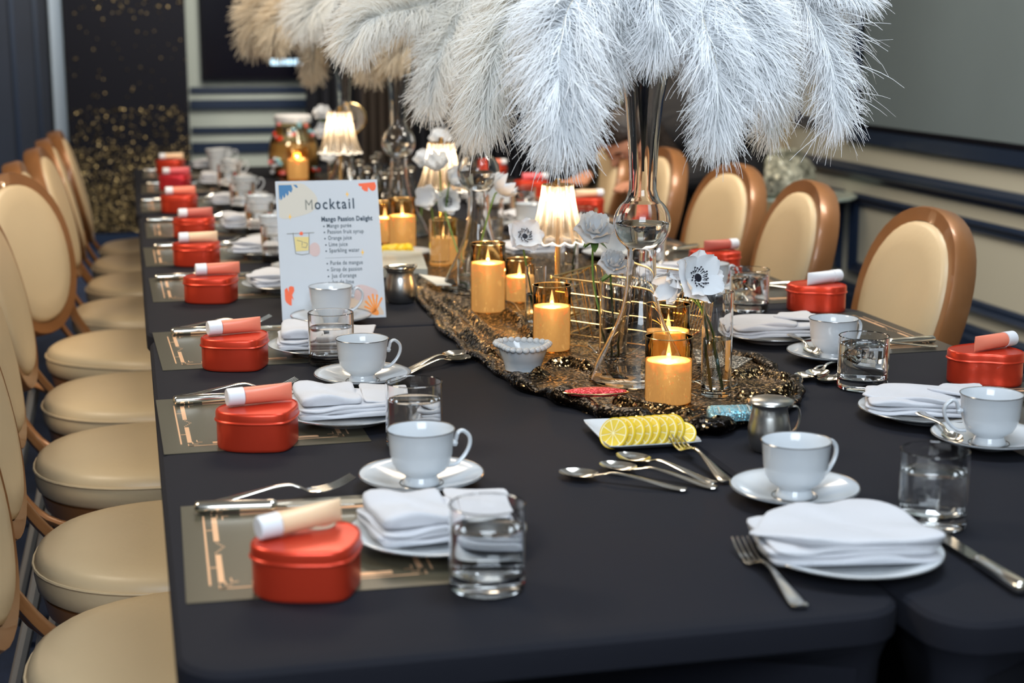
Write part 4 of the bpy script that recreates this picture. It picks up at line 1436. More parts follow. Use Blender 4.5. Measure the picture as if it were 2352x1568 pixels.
# black satin backing rolled outward along the bunched edge
M['hem'] = sequin('black_sequin_hem', (0.012, 0.011, 0.011), 300, 0.25, 0.45, (0.03, 0.022, 0.015), bright=(0.8, 0.55, 0.28), cut=0.94)
nE = int(len(LC) * 0.72)
hemp = [LC[i] for i in range(nE, -1, -4)]
for k in range(1, 12):
    q_ = LC[0].lerp(RC[0], k / 12) - Vector((0, 0.03 * math.sin(PI * k / 12), 0))
    hemp.append(q_)
hemp += [RC[i] for i in range(0, int(len(RC) * 0.40), 4)]
hv, hw, ht = [], [], []
for k, q_ in enumerate(hemp):
    f_ = k / len(hemp)
    fat = 0.006 + 0.007 * math.exp(-((f_ - 0.60) / 0.26) ** 2)
    rr_ = fat * (1 + 0.35 * math.sin(k * 0.7) + 0.2 * math.sin(k * 1.9))
    hv.append(Vector((q_.x + 0.004 * math.sin(k * 0.9), q_.y + 0.004 * math.sin(k * 1.3), TZ + rr_ * 0.85 + 0.0006)))
    hw.append(rr_ * 1.25); ht.append(rr_ * 0.85)
hs_ = [Vector((0, 0, 0))]
MB().sweep(hv, hw, ht, n=14, side=None).build('rolled_hem', M['hem'], rn, angle=80)

# small sparkling pieces on the runner
def leafpad(name, label, px, wpx, hpx_ang, L, Wd, m, edge=True, z=TZ + 0.020, cat='beaded pouch'):
    p = at(*px, z)
    t = thing(name, label, cat, (p.x, p.y, z), hpx_ang)
    b = MB()
    pts = []
    for i in range(32):
        a = 2 * PI * i / 32
        pts.append((L / 2 * math.cos(a), Wd / 2 * math.copysign(abs(math.sin(a)) ** 1.4, math.sin(a))))
    b.rings([[Vector((x * k, y * k, zz)) for x, y in pts] for k, zz in ((0.9, 0), (1, 0.003), (0.93, 0.007), (0.6, 0.010), (0.05, 0.011))])
    b.build('pad', m, t, angle=60)
    if edge:
        MB().sweep([Vector((x * 1.01, y * 1.01, 0.004)) for x, y in pts], 0.0012, n=5, closed=True).build('gold_edging', M['gold'], t)
    return t
leafpad('glitter_pouch', 'leaf-shaped pink glitter pouch edged in gold at the runner front', (1368, 906), 0, math.radians(-12), 0.100, 0.034, M['pinkglit'])
p = at(1680, 950, TZ + 0.02)
t = thing('beaded_purse', 'turquoise striped beaded purse on the runner beside the lidded creamer', 'purse', (p.x, p.y, TZ + 0.014), math.radians(-6))
MB().rings(soft_slab([(-0.036, -0.02), (0.036, -0.022), (0.034, 0.024), (-0.034, 0.022)], 0, 0.012, seed=4)).build('purse_body', M['blueglit'], t, angle=70)
for k in range(9):
    x = -0.030 + k * 0.0075
    MB().sweep([(x, -0.020, 0.0135), (x + 0.003, 0.0, 0.0155), (x + 0.006, 0.020, 0.0135)], 0.0014, n=6).build('bead_strip', M['paper'] if k % 2 else M['flowerblue'], t)
q = [at(1590, 815, TZ + 0.012), at(1728, 838, TZ + 0.012), at(1690, 862, TZ + 0.012), at(1600, 850, TZ + 0.012)]
ctr = sum(q, Vector()) / 4
t = thing('studded_card', 'dark card with silver studs poking out behind the anemone vase', 'card', (ctr.x, ctr.y, TZ + 0.022))
MB().prism([((v - ctr).x, (v - ctr).y) for v in q], 0, 0.0015).build('card_sheet', M['silverglit'], t, smooth=False)

# ================================================================== CANDLES
def make_candle(p, r, h_, wf_, label, light=True):
    t = thing('pillar_candle', label, 'candle', (p.x, p.y, TZ + 0.0032), 0, 'candles in amber glass')
    zw = h_ * wf_
    MB().lathe([(0, 0.002), (r - 0.0022, 0.002), (r - 0.0016, 0.004), (r - 0.0016, zw - 0.002), (r - 0.003, zw), (r - 0.008, zw - 0.0006), (r * 0.3, zw - 0.003), (0, zw - 0.0035)], 40).build('wax', M['wax'], t, angle=50)
    MB().lathe([(r - 0.002, 0.0008), (r, 0.002), (r, h_)], 48).build('amber_glass', M['amber'], t, angle=60)
    MB().lathe([(0, 0.0004), (r - 0.001, 0.0004), (r, 0.002), (r, 0.004)], 48).build('glass_base', M['amber'], t, angle=60)
    MB().sweep([(r * math.cos(a), r * math.sin(a), h_) for a in [2 * PI * k / 48 for k in range(48)]], 0.0009, n=6, closed=True).build('glass_rim', M['gold'], t)
    MB().lathe([(0, zw - 0.004), (0.0028, zw - 0.002), (0.0042, zw + 0.004), (0.0040, zw + 0.010), (0.0024, zw + 0.018), (0.0009, zw + 0.025), (0, zw + 0.029)], 14).build('flame', M['flame'], t, angle=80)
    d = bpy.data.lights.new('candle_light', 'POINT')
    d.energy = 0.42; d.color = (1.0, 0.62, 0.30); d.shadow_soft_size = 0.0022
    l = bpy.data.objects.new('candle_light', d); C.objects.link(l); l.parent = t; l.location = (0, 0, zw + 0.006)
    return t
for (xc, yb, r, h_, wf_, lab), p in zip(candles, cpos):
    make_candle(p, r, h_, wf_, lab)

# ================================================================== BIG TRUMPET VASES
def z_at(x, y, v):
    """height at which the point above (x, y) is seen on image row v"""
    lo, hi = 0.0, 2.5
    for _ in range(40):
        mid = (lo + hi) / 2
        if proj((x, y, mid))[1] > v: lo = mid
        else: hi = mid
    return (lo + hi) / 2
zc = z_at(V1.x, V1.y, 517) - TZ
RS = 66.5 * proj((V1.x, V1.y, TZ + zc))[2] / FPX

def make_vase():
    t = thing('trumpet_vase', '', 'vase')
    wt = 0.0028
    # outer profile: cone foot, neck, sphere, trumpet
    zb, zs = zc - RS, zc + RS
    out = [(0.080, 0.0), (0.0835, 0.003), (0.080, 0.011), (0.067, 0.040), (0.053, 0.068), (0.0415, 0.092), (0.0335, 0.114), (0.0285, 0.135), (0.0250, 0.160), (0.0235, zb - 0.012), (0.0235, zb + 0.004)]
    a0 = math.asin(0.0235 / RS)
    for k in range(1, 16):
        a = a0 + (PI - 2 * a0) * k / 16
        out.append((RS * math.sin(a), zc - RS * math.cos(a)))
    out += [(0.0255, zs - 0.003), (0.0225, zs + 0.008), (0.0225, zs + 0.030), (0.0250, zs + 0.085), (0.0310, zs + 0.150), (0.0430, zs + 0.215), (0.060, zs + 0.262), (0.078, zs + 0.290), (0.084, zs + 0.300)]
    inner = []
    for i, (r, z) in enumerate(out):
        inner.append((max(r - wt, 0.001), z))
    inner[0] = (0.077, 0.006)
    prof = [(0, 0.0)] + out + [(0.083, out[-1][1] + 0.002)] + inner[::-1] + [(0, 0.006)]
    # closed thick-walled glass
    MB().lathe(prof, 72).build('vase_glass', M['glass'], t, angle=60)
    ri = RS - wt - 0.0003
    wp = [(0, zc - ri * math.cos(a0) - 0.004), (ri * math.sin(a0) * 0.6, zc - ri * math.cos(a0) - 0.002)]
    for k in range(0, 14):
        a = a0 + 0.03 + (PI / 2 - a0 - 0.03) * k / 13
        wp.append((ri * math.sin(a), zc - ri * math.cos(a)))
    wp += [(ri - 0.001, zc), (0, zc)]
    MB().lathe(wp, 56).build('water', M['water'], t, angle=40)
    return t, out[-1][1]
vase0, VH = make_vase()
def place_vase(o, x, y, label, s=1.0):
    o.location = (x, y, TZ + 0.0035); o.scale = (s, s, s)
    tag(o, label, 'vase', 'tall trumpet vases holding feathers')
place_vase(vase0, V1.x, V1.y, 'tall clear trumpet vase with a glass bubble beside two lit candles')
def solve_vase(u, v, x=None, r_px=None):
    """position with the bubble centre seen at (u, v) at the same height as the first vase"""
    p = at(u, v, TZ + zc + 0.0035)
    return p
v2 = solve_vase(1109, 392); v2 = Vector((0.74, 3.36, 0)); v3 = solve_vase(915, 313); v4 = solve_vase(790, 262)
dv = proj((v2.x, v2.y, TZ + zc))
place_vase(dup(vase0, (0, 0, 0)), v2.x, v2.y, 'tall clear bubble vase behind the second crystal lamp, mostly feather-covered')
y3 = 46 and 4.25
p3 = aty(915, 313, 4.30); place_vase(dup(vase0, (0, 0, 0)), p3.x, p3.y, 'slim clear bubble vase among the far bottles under ivory feathers')
p4 = aty(790, 262, 5.40); place_vase(dup(vase0, (0, 0, 0)), p4.x, p4.y, 'farthest clear bubble vase behind the third crystal lamp'.replace('farthest', 'last'))

# ================================================================== BUD VASES & FLOWERS
def make_bud(p, r, h_, label, water=0.55, name='bud_vase'):
    t = thing(name, label, 'vase', (p.x, p.y, TZ + 0.0034), 0, 'small glass cylinder vases')
    MB().lathe([(0, 0.0), (r - 0.002, 0.0), (r, 0.002), (r, h_), (r - 0.0009, h_ + 0.0006), (r - 0.0018, h_), (r - 0.0018, 0.012), (r - 0.005, 0.009), (0, 0.009)], 40).build('cylinder', M['glass'], t, angle=40)
    if water:
        MB().lathe([(0, 0.0094), (r - 0.0055, 0.0094), (r - 0.0021, 0.0125), (r - 0.0021, h_ * water), (0, h_ * water - 0.0004)], 40).build('water', M['water'], t, angle=40)
    return t
budlab = ['tall cylinder vase holding the big white anemone beside the front candle', 'cylinder vase with two white roses between basket and big vase',
          'slim cylinder vase with one white anemone near the lit lamp', 'cylinder vase of four white blooms in front of the second lamp', 'low cylinder vase whose stem leans toward the first tall candle',
          'cylinder vase with pale green stems behind the first lamp', 'far small cylinder vase under the third lamp', 'cylinder vase just behind the folded tan napkin']
for (xc, yb, r, h_), p, lab in zip(budv, vpos, budlab):
    make_bud(p, r, h_, lab)

def petal_mesh(L, Wd, cup, ruff, seed):
    rg = random.Random(seed)
    ph = rg.uniform(0, 6)
    b = MB()
    def fn(u, v):
        s_ = v * 2 - 1
        wdt = Wd * (math.sin(PI * min(1, 0.12 + u * 0.80)) ** 0.75)
        x = L * u * (1 - 0.10 * s_ * s_ * u)
        y = s_ * wdt / 2
        z = cup * L * (u ** 1.6) * 0.9 - cup * 0.35 * L * u * (1 - s_ * s_) + ruff * L * u * u * math.sin(s_ * 7 + ph)
        return (x, y, z)
    b.grid(fn, 8, 8)
    me = bpy.data.meshes.new('petal')
    me.from_pydata(b.v, [], b.f); me.materials.append(M['petal']); me.shade_smooth()
    return me
PET = {}
def flower(head, facing, r, kind, label, stem_to, name, leaves=0, stem_bend=0.0):
    """kind: anemone (open, black centre) or rose (layered)"""
    f = Vector(facing).normalized()
    r = r * (1.35 if kind != 'rose' else 1.15)
    t = thing(name, label, 'flower', head, 0, 'white flowers in the glass vases')
    q = f.to_track_quat('Z', 'Y')
    rings = {'anemone': [(5, 1.0, 0.25, 0.0), (4, 0.92, 0.5, 0.004)], 'rose': [(6, 1.0, 0.35, 0.0), (5, 0.85, 0.75, 0.004), (5, 0.62, 1.2, 0.007), (4, 0.42, 1.9, 0.009)], 'side': [(5, 1.0, 0.9, 0.0), (4, 0.9, 1.2, 0.003)]}[kind]
    k = 0
    for (n, sc_, cup, dz) in rings:
        key = (round(sc_, 2), round(cup, 2))
        if key not in PET: PET[key] = [petal_mesh(1.0, 1.0 if kind != 'rose' else 0.95, cup, 0.05, j + 5) for j in range(2)]
        for j in range(n):
            o = bpy.data.objects.new('petal', PET[key][j % 2])
            C.objects.link(o); o.parent = t
            a = 2 * PI * (j + 0.5 * (k % 2)) / n + 0.25 * math.sin(j * 3.1)
            lm = q.to_matrix().to_4x4() @ Matrix.Translation((0, 0, dz * r / 0.03)) @ Matrix.Rotation(a, 4, 'Z') @ Matrix.Rotation(-0.12, 4, 'Y') @ Matrix.Scale(r * sc_, 4)
            o.matrix_local = lm
        k += 1
    if kind == 'anemone':
        c = MB().lathe([(0, 0.0), (r * 0.17, 0.001), (r * 0.185, r * 0.10), (r * 0.12, r * 0.18), (0, r * 0.20)], 14)
        for j in range(26):
            a = 2 * PI * j / 26
            rr = r * (0.26 + 0.05 * (j % 3))
            c.sweep([(r * 0.10 * math.cos(a), r * 0.15 * math.sin(a), r * 0.06), (rr * 0.8 * math.cos(a), rr * 0.8 * math.sin(a), r * 0.18), (rr * math.cos(a), rr * math.sin(a), r * 0.26)], 0.00055, n=4)
            cx_, cy_, cz_ = rr * math.cos(a), rr * math.sin(a), r * 0.27
            c.box((cx_ - 0.0009, cy_ - 0.0009, cz_ - 0.0009), (cx_ + 0.0009, cy_ + 0.0009, cz_ + 0.0009))
        o = c.build('stamen', M['stamen'], t)
        o.rotation_mode = 'QUATERNION'; o.rotation_quaternion = q
    # calyx and stem
    hd = Vector(head)
    st = Vector(stem_to) - hd
    p0 = -f * 0.002
    mid = p0 * 0.6 + st * 0.4 + Vector((stem_bend, 0, 0)) - f * 0.010
    MB().sweep(bez([p0, -f * 0.012 + Vector((0, 0, -0.006)), mid, st], 18), 0.0019, n=8).build('stem', M['green'], t)
    for j in range(leaves):
        a = j * 2.4
        L = 0.026
        b = MB()
        dirv = Vector((math.cos(a) * (1 if j % 2 else -1), -0.4, -0.35)).normalized()
        sd = dirv.cross(Vector((0, 0, 1))).normalized()
        off = -f * 0.008 + Vector((0, -0.006, -0.004))
        b.grid(lambda u, v: tuple(off + dirv * (L * u) + sd * ((v - 0.5) * 0.014 * math.sin(PI * min(1, u * 0.95 + 0.05))) + Vector((0, 0, -0.006 * u * u + 0.002 * abs(v - 0.5)))), 6, 4)
        b.build('leaf', M['leaf'], t)
    return t
def hp(u, v, y):
    return aty(u, v, y)
camdir = Vector((-0.25, -1, 0.25))
def in_vase(i, fx=0.0, z=0.013):
    return (vpos[i].x + fx, vpos[i].y, TZ + z)
flower(hp(1598, 640, vpos[0].y + 0.005), (0.28, -1, 0.42), 0.034, 'anemone', 'large white anemone with black centre leaning over the front candle', in_vase(0, -0.006), 'anemone_bloom', stem_bend=0.012)
flower(hp(1550, 652, vpos[0].y + 0.02), (-0.8, -0.5, -0.2), 0.022, 'side', 'white bloom seen from the side below the large anemone', in_vase(0, 0.008), 'white_bloom', stem_bend=0.02)
flower(hp(1364, 535, vpos[1].y + 0.01), (-0.1, -0.75, 0.75), 0.033, 'rose', 'big white rose with green leaves touching the lamp shade', in_vase(1, -0.004), 'white_rose', leaves=4, stem_bend=-0.01)
flower(hp(1406, 612, vpos[1].y - 0.01), (0.0, -0.7, 0.75), 0.026, 'rose', 'smaller white rose just under the big one against the vase', in_vase(1, 0.006), 'white_rose', leaves=2)
flower(hp(1204, 545, vpos[2].y), (0.05, -0.85, 0.55), 0.029, 'anemone', 'single open white anemone with black centre in front of the lamp', in_vase(2, 0.003), 'anemone_bloom')
y4 = vpos[3].y
flower(hp(1024, 463, y4 - 0.01), (0.35, -0.9, 0.2), 0.027, 'anemone', 'white anemone with visible black centre below the second lamp', in_vase(4, 0.0), 'anemone_bloom')
flower(hp(985, 455, y4), (-0.4, -0.8, 0.2), 0.026, 'side', 'white bloom hanging under the edge of the second lamp', in_vase(3, -0.006), 'white_bloom')
flower(hp(1008, 386, y4 - 0.03), (-0.3, -0.4, 0.8), 0.026, 'side', 'greyish white bloom topmost in front of the second lamp', in_vase(3, 0.004), 'white_bloom')
flower(hp(1038, 416, y4 - 0.04), (0.5, -0.6, 0.5), 0.026, 'side', 'greyish white bloom against the lower rim of the second lamp', in_vase(3, 0.008), 'white_bloom')
flower(hp(1143, 440, vpos[4].y), (0.75, -0.2, 0.7), 0.027, 'side', 'white bloom on a long leaning stem beside the second bubble vase', in_vase(4, 0.004), 'white_bloom')
flower(hp(1330, 520, vpos[5].y), (0.3, 0.2, 1), 0.02, 'side', 'small white bloom hidden behind the first lamp shade', in_vase(5, 0.002), 'white_bloom')
y7 = vpos[6].y
flower(hp(741, 263, y7), (-0.2, -0.6, 0.7), 0.034, 'rose', 'far white rose beside the top of the third lamp', in_vase(6, -0.004), 'white_rose', leaves=3)
flower(hp(745, 300, y7), (-0.3, -0.8, 0.2), 0.034, 'rose', 'far warm-lit white rose beside the middle of the third lamp', in_vase(6, 0.002), 'white_rose')
flower(hp(783, 318, y7 - 0.05), (0.0, -1, 0.1), 0.028, 'anemone', 'far grey anemone with black centre over the third lamp', in_vase(6, 0.006), 'anemone_bloom')
flower(hp(757, 352, y7 - 0.04), (-0.2, -0.8, 0.1), 0.030, 'side', 'far greyish bloom below the third lamp rim', in_vase(6, 0.0), 'white_bloom')
flower(hp(975, 372, 4.6), (0, -0.6, 0.7), 0.034, 'rose', 'blurred white rose between bubble vase and second lamp', (hp(965, 372, 4.6).x, 4.6, TZ + 0.01), 'white_rose')
flower(hp(1010, 322, 5.0), (0, -0.6, 0.5), 0.036, 'rose', 'blurred ivory rose above the second lamp', (hp(1000, 322, 5.0).x, 5.0, TZ + 0.01), 'white_rose')

# ================================================================== CRYSTAL LAMPS
def make_lamp():
    t = thing('crystal_lamp', '', 'lamp')
    n = 140
    prof = [(0.0340, 0.0), (0.0375, 0.004), (0.0400, 0.006)]
    b = MB()
    zs = [0.0, 0.006, 0.020, 0.045, 0.070, 0.090]
    rs = [0.048, 0.0445, 0.0390, 0.0325, 0.0280, 0.0258]
    z0 = 0.125
    def mod(r, z, a):
        f = 1 - (z - z0) / 0.090
        c = math.cos(14 * a)
        return r * (1 + 0.060 * c * (0.5 + 0.6 * f)), z - (0.0045 * (abs(math.cos(7 * a))) * (1 if z < z0 + 0.001 else 0))
    b.lathe([(r, z + z0) for r, z in zip(rs, zs)], n, mod=mod)
    # thickness: second inner skin
    b.lathe([(r * 0.955, z + z0) for r, z in zip(rs, zs)][::-1], n, mod=mod)
    b.build('fluted_shade', M['shade'], t, angle=70)
    rim = [mod(0.048, z0, 2 * PI * k / 112) for k in range(112)]
    MB().sweep([(r * math.cos(2 * PI * k / 112), r * math.sin(2 * PI * k / 112), z) for k, (r, z) in enumerate(rim)], 0.0013, n=6, closed=True).build('shade_rim', M['rim_glow'], t)
    MB().lathe([(0, z0 + 0.089), (0.025, z0 + 0.089), (0.0255, z0 + 0.091), (0.0, z0 + 0.0925)], 40).build('top_plate', M['brass'], t)
    MB().lathe([(0, z0 + 0.09), (0.005, z0 + 0.09), (0.005, z0 + 0.099), (0.0035, z0 + 0.1005), (0, z0 + 0.1005)], 16).build('finial', M['brass'], t, angle=30)
    MB().lathe([(0, 0.0), (0.038, 0.0), (0.038, 0.005), (0.034, 0.008), (0.006, 0.011), (0.0038, 0.02), (0.0036, z0 + 0.036), (0, z0 + 0.036)], 32).build('stem', M['brass'], t, angle=40)
    MB().lathe([(0, z0 + 0.035), (0.007, z0 + 0.037), (0.0095, z0 + 0.050), (0.0095, z0 + 0.075), (0.006, z0 + 0.085), (0, z0 + 0.087)], 18).build('bulb', M['bulb'], t)
    d = bpy.data.lights.new('lamp_light', 'POINT')
    d.energy = 0.75; d.color = (1.0, 0.80, 0.56); d.shadow_soft_size = 0.0075
    l = bpy.data.objects.new('lamp_light', d); C.objects.link(l); l.parent = t; l.location = (0.0, 0, z0 + 0.058)
    return t
M['rim_glow'] = mat('painted_rim_glow', (1, 0.95, 0.88), 0.2, emit=((1.0, 0.86, 0.66), 1.3))  # light caught by the shade rim is put in as emission
lamp0 = make_lamp()
def place_lamp(o, u, vtop, y, label, s=1.0):
    p = aty(u, vtop, y)
    ztop = p.z - TZ
    o.location = (p.x, p.y, TZ + 0.0032)
    k = (ztop) / 0.2255
    o.scale = (k, k, k)
    tag(o, label, 'lamp', 'cordless lamps with fluted crystal shades')
place_lamp(lamp0, 1281, 413, 3.02, 'lit crystal lamp with fluted shade beside the big white rose')
place_lamp(dup(lamp0, (0, 0, 0)), 1013, 318, 3.95, 'lit crystal lamp glowing behind the cluster of four white blooms')
place_lamp(dup(lamp0, (0, 0, 0)), 779, 248, 5.10, 'lit crystal lamp at the far end under the last feathers')

# ================================================================== WIRE BASKET
def wire_basket():
    # rim corner points measured at rim height, footprint narrower
    zr = TZ + 0.115
    A, B_, D_ = at(1266, 637, zr), at(1632, 650, zr), at(1395, 598, zr)
    A = at(1266, 636, zr); Bf = at(1560, 672, zr); Cb = at(1645, 630, zr); Db = at(1395, 600, zr)
    ctr = (A + Bf + Cb + Db) / 4
    t = thing('wire_basket', 'gold wire basket of dark foil packets behind the big vase', 'basket', (ctr.x, ctr.y, TZ + 0.004))
    top = [Vector(((v - ctr).x, (v - ctr).y, 0.111)) for v in (A, Bf, Cb, Db)]
    bot = [Vector((v.x * 0.80, v.y * 0.80, 0.003)) for v in top]
    def wire(pts, r=0.0011, name='wire', closed=False):
        MB().sweep(pts, r, n=6, closed=closed).build(name, M['gold'], t)
    def dense(q, n=1):
        return q
    for nm, ring, r in (('rim_wire', top, 0.0019), ('base_wire', bot, 0.0016)):
        for i in range(4):
            MB().sweep([ring[i], ring[(i + 1) % 4]], r, n=8).build(nm, M['gold'], t)
    for lv in (0.25, 0.5, 0.75):
        rr = [b_.lerp(a_, lv) for a_, b_ in zip(top, bot)]
        for i in range(4):
            wire([rr[i], rr[(i + 1) % 4]])
    for i in range(4):
        n = 9 if i % 2 == 0 else 6
        L = (top[i] - top[(i + 1) % 4]).length
        n = max(4, int(L / (0.034 if i % 2 == 0 else 0.024)))
        for k in range(n):
            f = k / n
            wire([top[i].lerp(top[(i + 1) % 4], f), bot[i].lerp(bot[(i + 1) % 4], f)])
    for k in range(1, 6):
        wire([bot[0].lerp(bot[1], k / 6), bot[3].lerp(bot[2], k / 6)])
    # folding handles
    for i, (a_, b_) in enumerate(((0, 3), (1, 2))):
        m1, m2 = top[a_].lerp(top[b_], 0.3), top[a_].lerp(top[b_], 0.7)
        out = (m1 + m2).normalized() * 0.03
        out.z = 0
        MB().sweep([m1, m1 + out + Vector((0, 0, -0.015)), m2 + out + Vector((0, 0, -0.015)), m2], 0.0021, n=8).build('handle', M['gold'], t)
    for q in top:
        MB().lathe([(0, -0.004), (0.0035, -0.002), (0.0035, 0.002), (0, 0.004)], 10).build('corner_knob', M['gold'], t, loc=q)
    return t, ctr, top
bk_, bc, btop = wire_basket()
# contents: dark foil packets
rg = random.Random(5)
for k in range(7):
    f, g = (k % 4) / 3, (k // 4)
    cx_ = bc.x + (-0.045 + 0.03 * (k % 4))
    cy_ = bc.y + (-0.02 + 0.035 * g) + 0.002 * k
    t = thing('foil_packet', 'glossy dark foil packet standing in the gold wire basket', 'packet', (cx_, cy_, TZ + 0.012), rg.uniform(-0.5, 0.5), 'foil packets in the wire basket')
    Hh = rg.uniform(0.070, 0.088)
    b = MB()
    def fn(u, v, sg=1, ph=rg.uniform(0, 6)):
        x = (u - 0.5) * 0.056
        z = v * Hh
        bul = 0.010 * (math.sin(PI * u) * math.sin(PI * v)) ** 0.6
        return (x, sg * (bul + 0.0012 * math.sin(u * 19 + v * 23 + ph) * math.sin(PI * u) * math.sin(PI * v)), z)
    b.grid(lambda u, v: fn(u, v, 1), 10, 12)
    b.grid(lambda u, v: fn(1 - u, v, -1), 10, 12)
    b.build('packet_body', M['foil'], t)
    b = MB()
    for j in range(6):
        z = Hh * (0.25 + 0.1 * j)
        b.box((-0.014, -0.0086, z), (-0.014 + rg.uniform(0.012, 0.028), -0.0082, z + 0.0012))
    b.build('print', M['paper'], t, smooth=False)
# clear cellophane crumpled on top
b = MB()
b.grid(lambda u, v: ((u - 0.5) * 0.13, (v - 0.5) * 0.055, 0.018 * math.sin(PI * u) * math.sin(PI * v) + 0.006 * math.sin(u * 31 + 4 * v) * math.cos(v * 23) + 0.004 * math.sin(u * 57)), 40, 16)
o = b.build('cellophane_bag', M['clearwrap'], loc=(bc.x, bc.y - 0.002, TZ + 0.090))
tag(o, 'crumpled clear cellophane lying over the foil packets in the basket', 'wrapper')
# thin light wires on the runner
def cord(name, label, pxs, m, r=0.0011, z=TZ + 0.012, cat='cord'):
    pts = [at(u, v, z) + Vector((0, 0, 0.004 * math.sin(i * 2.1))) for i, (u, v) in enumerate(pxs)]
    o = MB().sweep(bez(pts, 60), r, n=6).build(name, m)
    return tag(o, label, cat)
cord('light_wire', 'thin clear light wire squiggled behind the beaded bowl candle', [(1310, 792), (1345, 800), (1372, 806), (1350, 786), (1400, 800), (1440, 806), (1470, 796)], M['silver'])
cord('light_wire', 'thin clear light wire curling in front of the anemone vase', [(1560, 868), (1595, 880), (1640, 888), (1690, 884), (1685, 866), (1650, 862), (1600, 876), (1560, 892), (1600, 905)], M['silver'])
cord('light_wire', 'thin pale light wire curving past the small amber candle', [(1160, 690), (1180, 700), (1196, 712), (1215, 722), (1240, 728)], M['silver'])

# ================================================================== MENU BOARD
zb = TZ + 0.001
BL = at(649, 737, zb); BRp = at(887, 728, zb)
bx = (BRp - BL); BWd = bx.length; bx.normalize()
by_ = Vector((-bx.y, bx.x, 0))
HH = 0.272
best = None
for lean in [x * 0.01 for x in range(0, 40)]:
    upv = Vector((0, 0, 1)) * math.cos(lean) + by_ * math.sin(lean)
    for HHc in [0.20 + 0.004 * k for k in range(26)]:
        tl = BL + upv * HHc; tr_ = BRp + upv * HHc
        a_, b_ = proj(tl), proj(tr_)
        e_ = (a_[0] - 627) ** 2 + (a_[1] - 418) ** 2 + (b_[0] - 865) ** 2 + (b_[1] - 411) ** 2
        if best is None or e_ < best[0]: best = (e_, lean, HHc)
lean, HH = best[1], best[2]
print('menu lean', lean, 'H', HH, 'W', BWd, 'err', best[0])
upv = Vector((0, 0, 1)) * math.cos(lean) + by_ * math.sin(lean)
nrm = bx.cross(upv)        # toward the camera side
menu = thing('menu_board', 'white mocktail menu board with colourful paper-cut leaf corners', 'menu', (0, 0, 0))
menu.matrix_world = Matrix.Translation(BL)
MX = Matrix((( bx.x, upv.x, nrm.x, 0), (bx.y, upv.y, nrm.y, 0), (bx.z, upv.z, nrm.z, 0), (0, 0, 0, 1)))
def mpart(b, name, m, smooth=False):
    b.v = [tuple(MX @ Vector(v)) for v in b.v]
    return b.build(name, m, menu, smooth=smooth)
# board coordinates come from the photograph's board: s = 0..1 across, q = 0..1 from the top
def bq(s_, q):
    return (s_ * BWd, (1 - q) * HH)
mpart(MB().box((0, 0, -0.004), (BWd, HH, 0)), 'board', M['board'])
mpart(MB().box((0, 0, -0.0055), (BWd, HH, -0.004)), 'back_sheet', M['white'])
def flat(polys, name, m, z=0.0003):
    b = MB()
    for poly in polys:
        pts = [bq(*p) for p in poly]
        b.add([(x, y, z) for x, y in pts], [tuple(range(len(pts)))])
    return mpart(b, name, m)
def blob(cx, cy, rx, ry, n=28, wob=0.12, seed=0):
    rg = random.Random(seed); ph = rg.uniform(0, 6)
    return [(cx + rx * (1 + wob * math.sin(3 * a + ph)) * math.cos(a), cy + ry * (1 + wob * math.sin(3 * a + ph)) * math.sin(a)) for a in [2 * PI * i / n for i in range(n)]]
def clampb(poly, s0=0.022, s1=0.978, q0=0.018, q1=0.982):
    return [(min(max(s_, s0), s1), min(max(q, q0), q1)) for s_, q in poly]
flat([clampb(blob(0.16, 0.13, 0.22, 0.15, seed=1))], 'cream_blob', M['pcream'], 0.0002)
flat([clampb(blob(0.70, 0.96, 0.30, 0.13, seed=2))], 'peach_blob', M['ppeach'], 0.0002)
flat([blob(0.80, 0.82, 0.12, 0.055, seed=3)], 'pink_blob', M['ppink'], 0.00025)
flat([blob(0.345, 0.50, 0.055, 0.050, wob=0.03)], 'pink_circle', M['ppink'])
# blue fringed leaf
flat([[(0.03, 0.028), (0.155, 0.028), (0.165, 0.06), (0.15, 0.085), (0.125, 0.07), (0.125, 0.095), (0.110, 0.11), (0.097, 0.085), (0.090, 0.115), (0.075, 0.125), (0.068, 0.10), (0.060, 0.13), (0.047, 0.138), (0.043, 0.11), (0.04, 0.14), (0.03, 0.125)],
      [(0.170, 0.028), (0.205, 0.028), (0.218, 0.048), (0.205, 0.052)]], 'blue_leaf', M['pblue'])
flat([[(0.81, 0.028), (0.975, 0.020), (0.985, 0.05), (0.975, 0.075), (0.95, 0.086), (0.93, 0.078), (0.905, 0.055), (0.90, 0.088), (0.87, 0.085), (0.84, 0.065), (0.845, 0.052), (0.815, 0.045)]], 'red_petal', M['porange'])
flat([[(0.035, 0.780), (0.06, 0.765), (0.075, 0.80), (0.075, 0.765), (0.095, 0.755), (0.125, 0.762), (0.128, 0.79), (0.105, 0.82), (0.12, 0.86), (0.10, 0.84), (0.095, 0.895), (0.075, 0.89), (0.045, 0.87), (0.035, 0.85)]], 'red_leaf', M['porange'])
fan = []
cxf, cyf = 0.90, 0.955
for ang, L in ((200, 0.10), (180, 0.095), (160, 0.11), (140, 0.12), (118, 0.13), (98, 0.13), (78, 0.125), (55, 0.12)):
    a = math.radians(ang)
    dx, dy = math.cos(a) * L, -math.sin(a) * L * 0.95
    px_, py_ = math.sin(a) * 0.010, math.cos(a) * 0.008
    fan.append([(cxf - px_ * .6, cyf - py_ * .6), (cxf + dx - px_, cyf + dy - py_), (cxf + dx * 1.04, cyf + dy * 1.04), (cxf + dx + px_, cyf + dy + py_), (cxf + px_ * .6, cyf + py_ * .6)])
fan.append(blob(cxf, 0.965, 0.035, 0.02))
flat([clampb(f_, q1=0.985) for f_ in fan], 'orange_fan_leaf', M['pamber'])
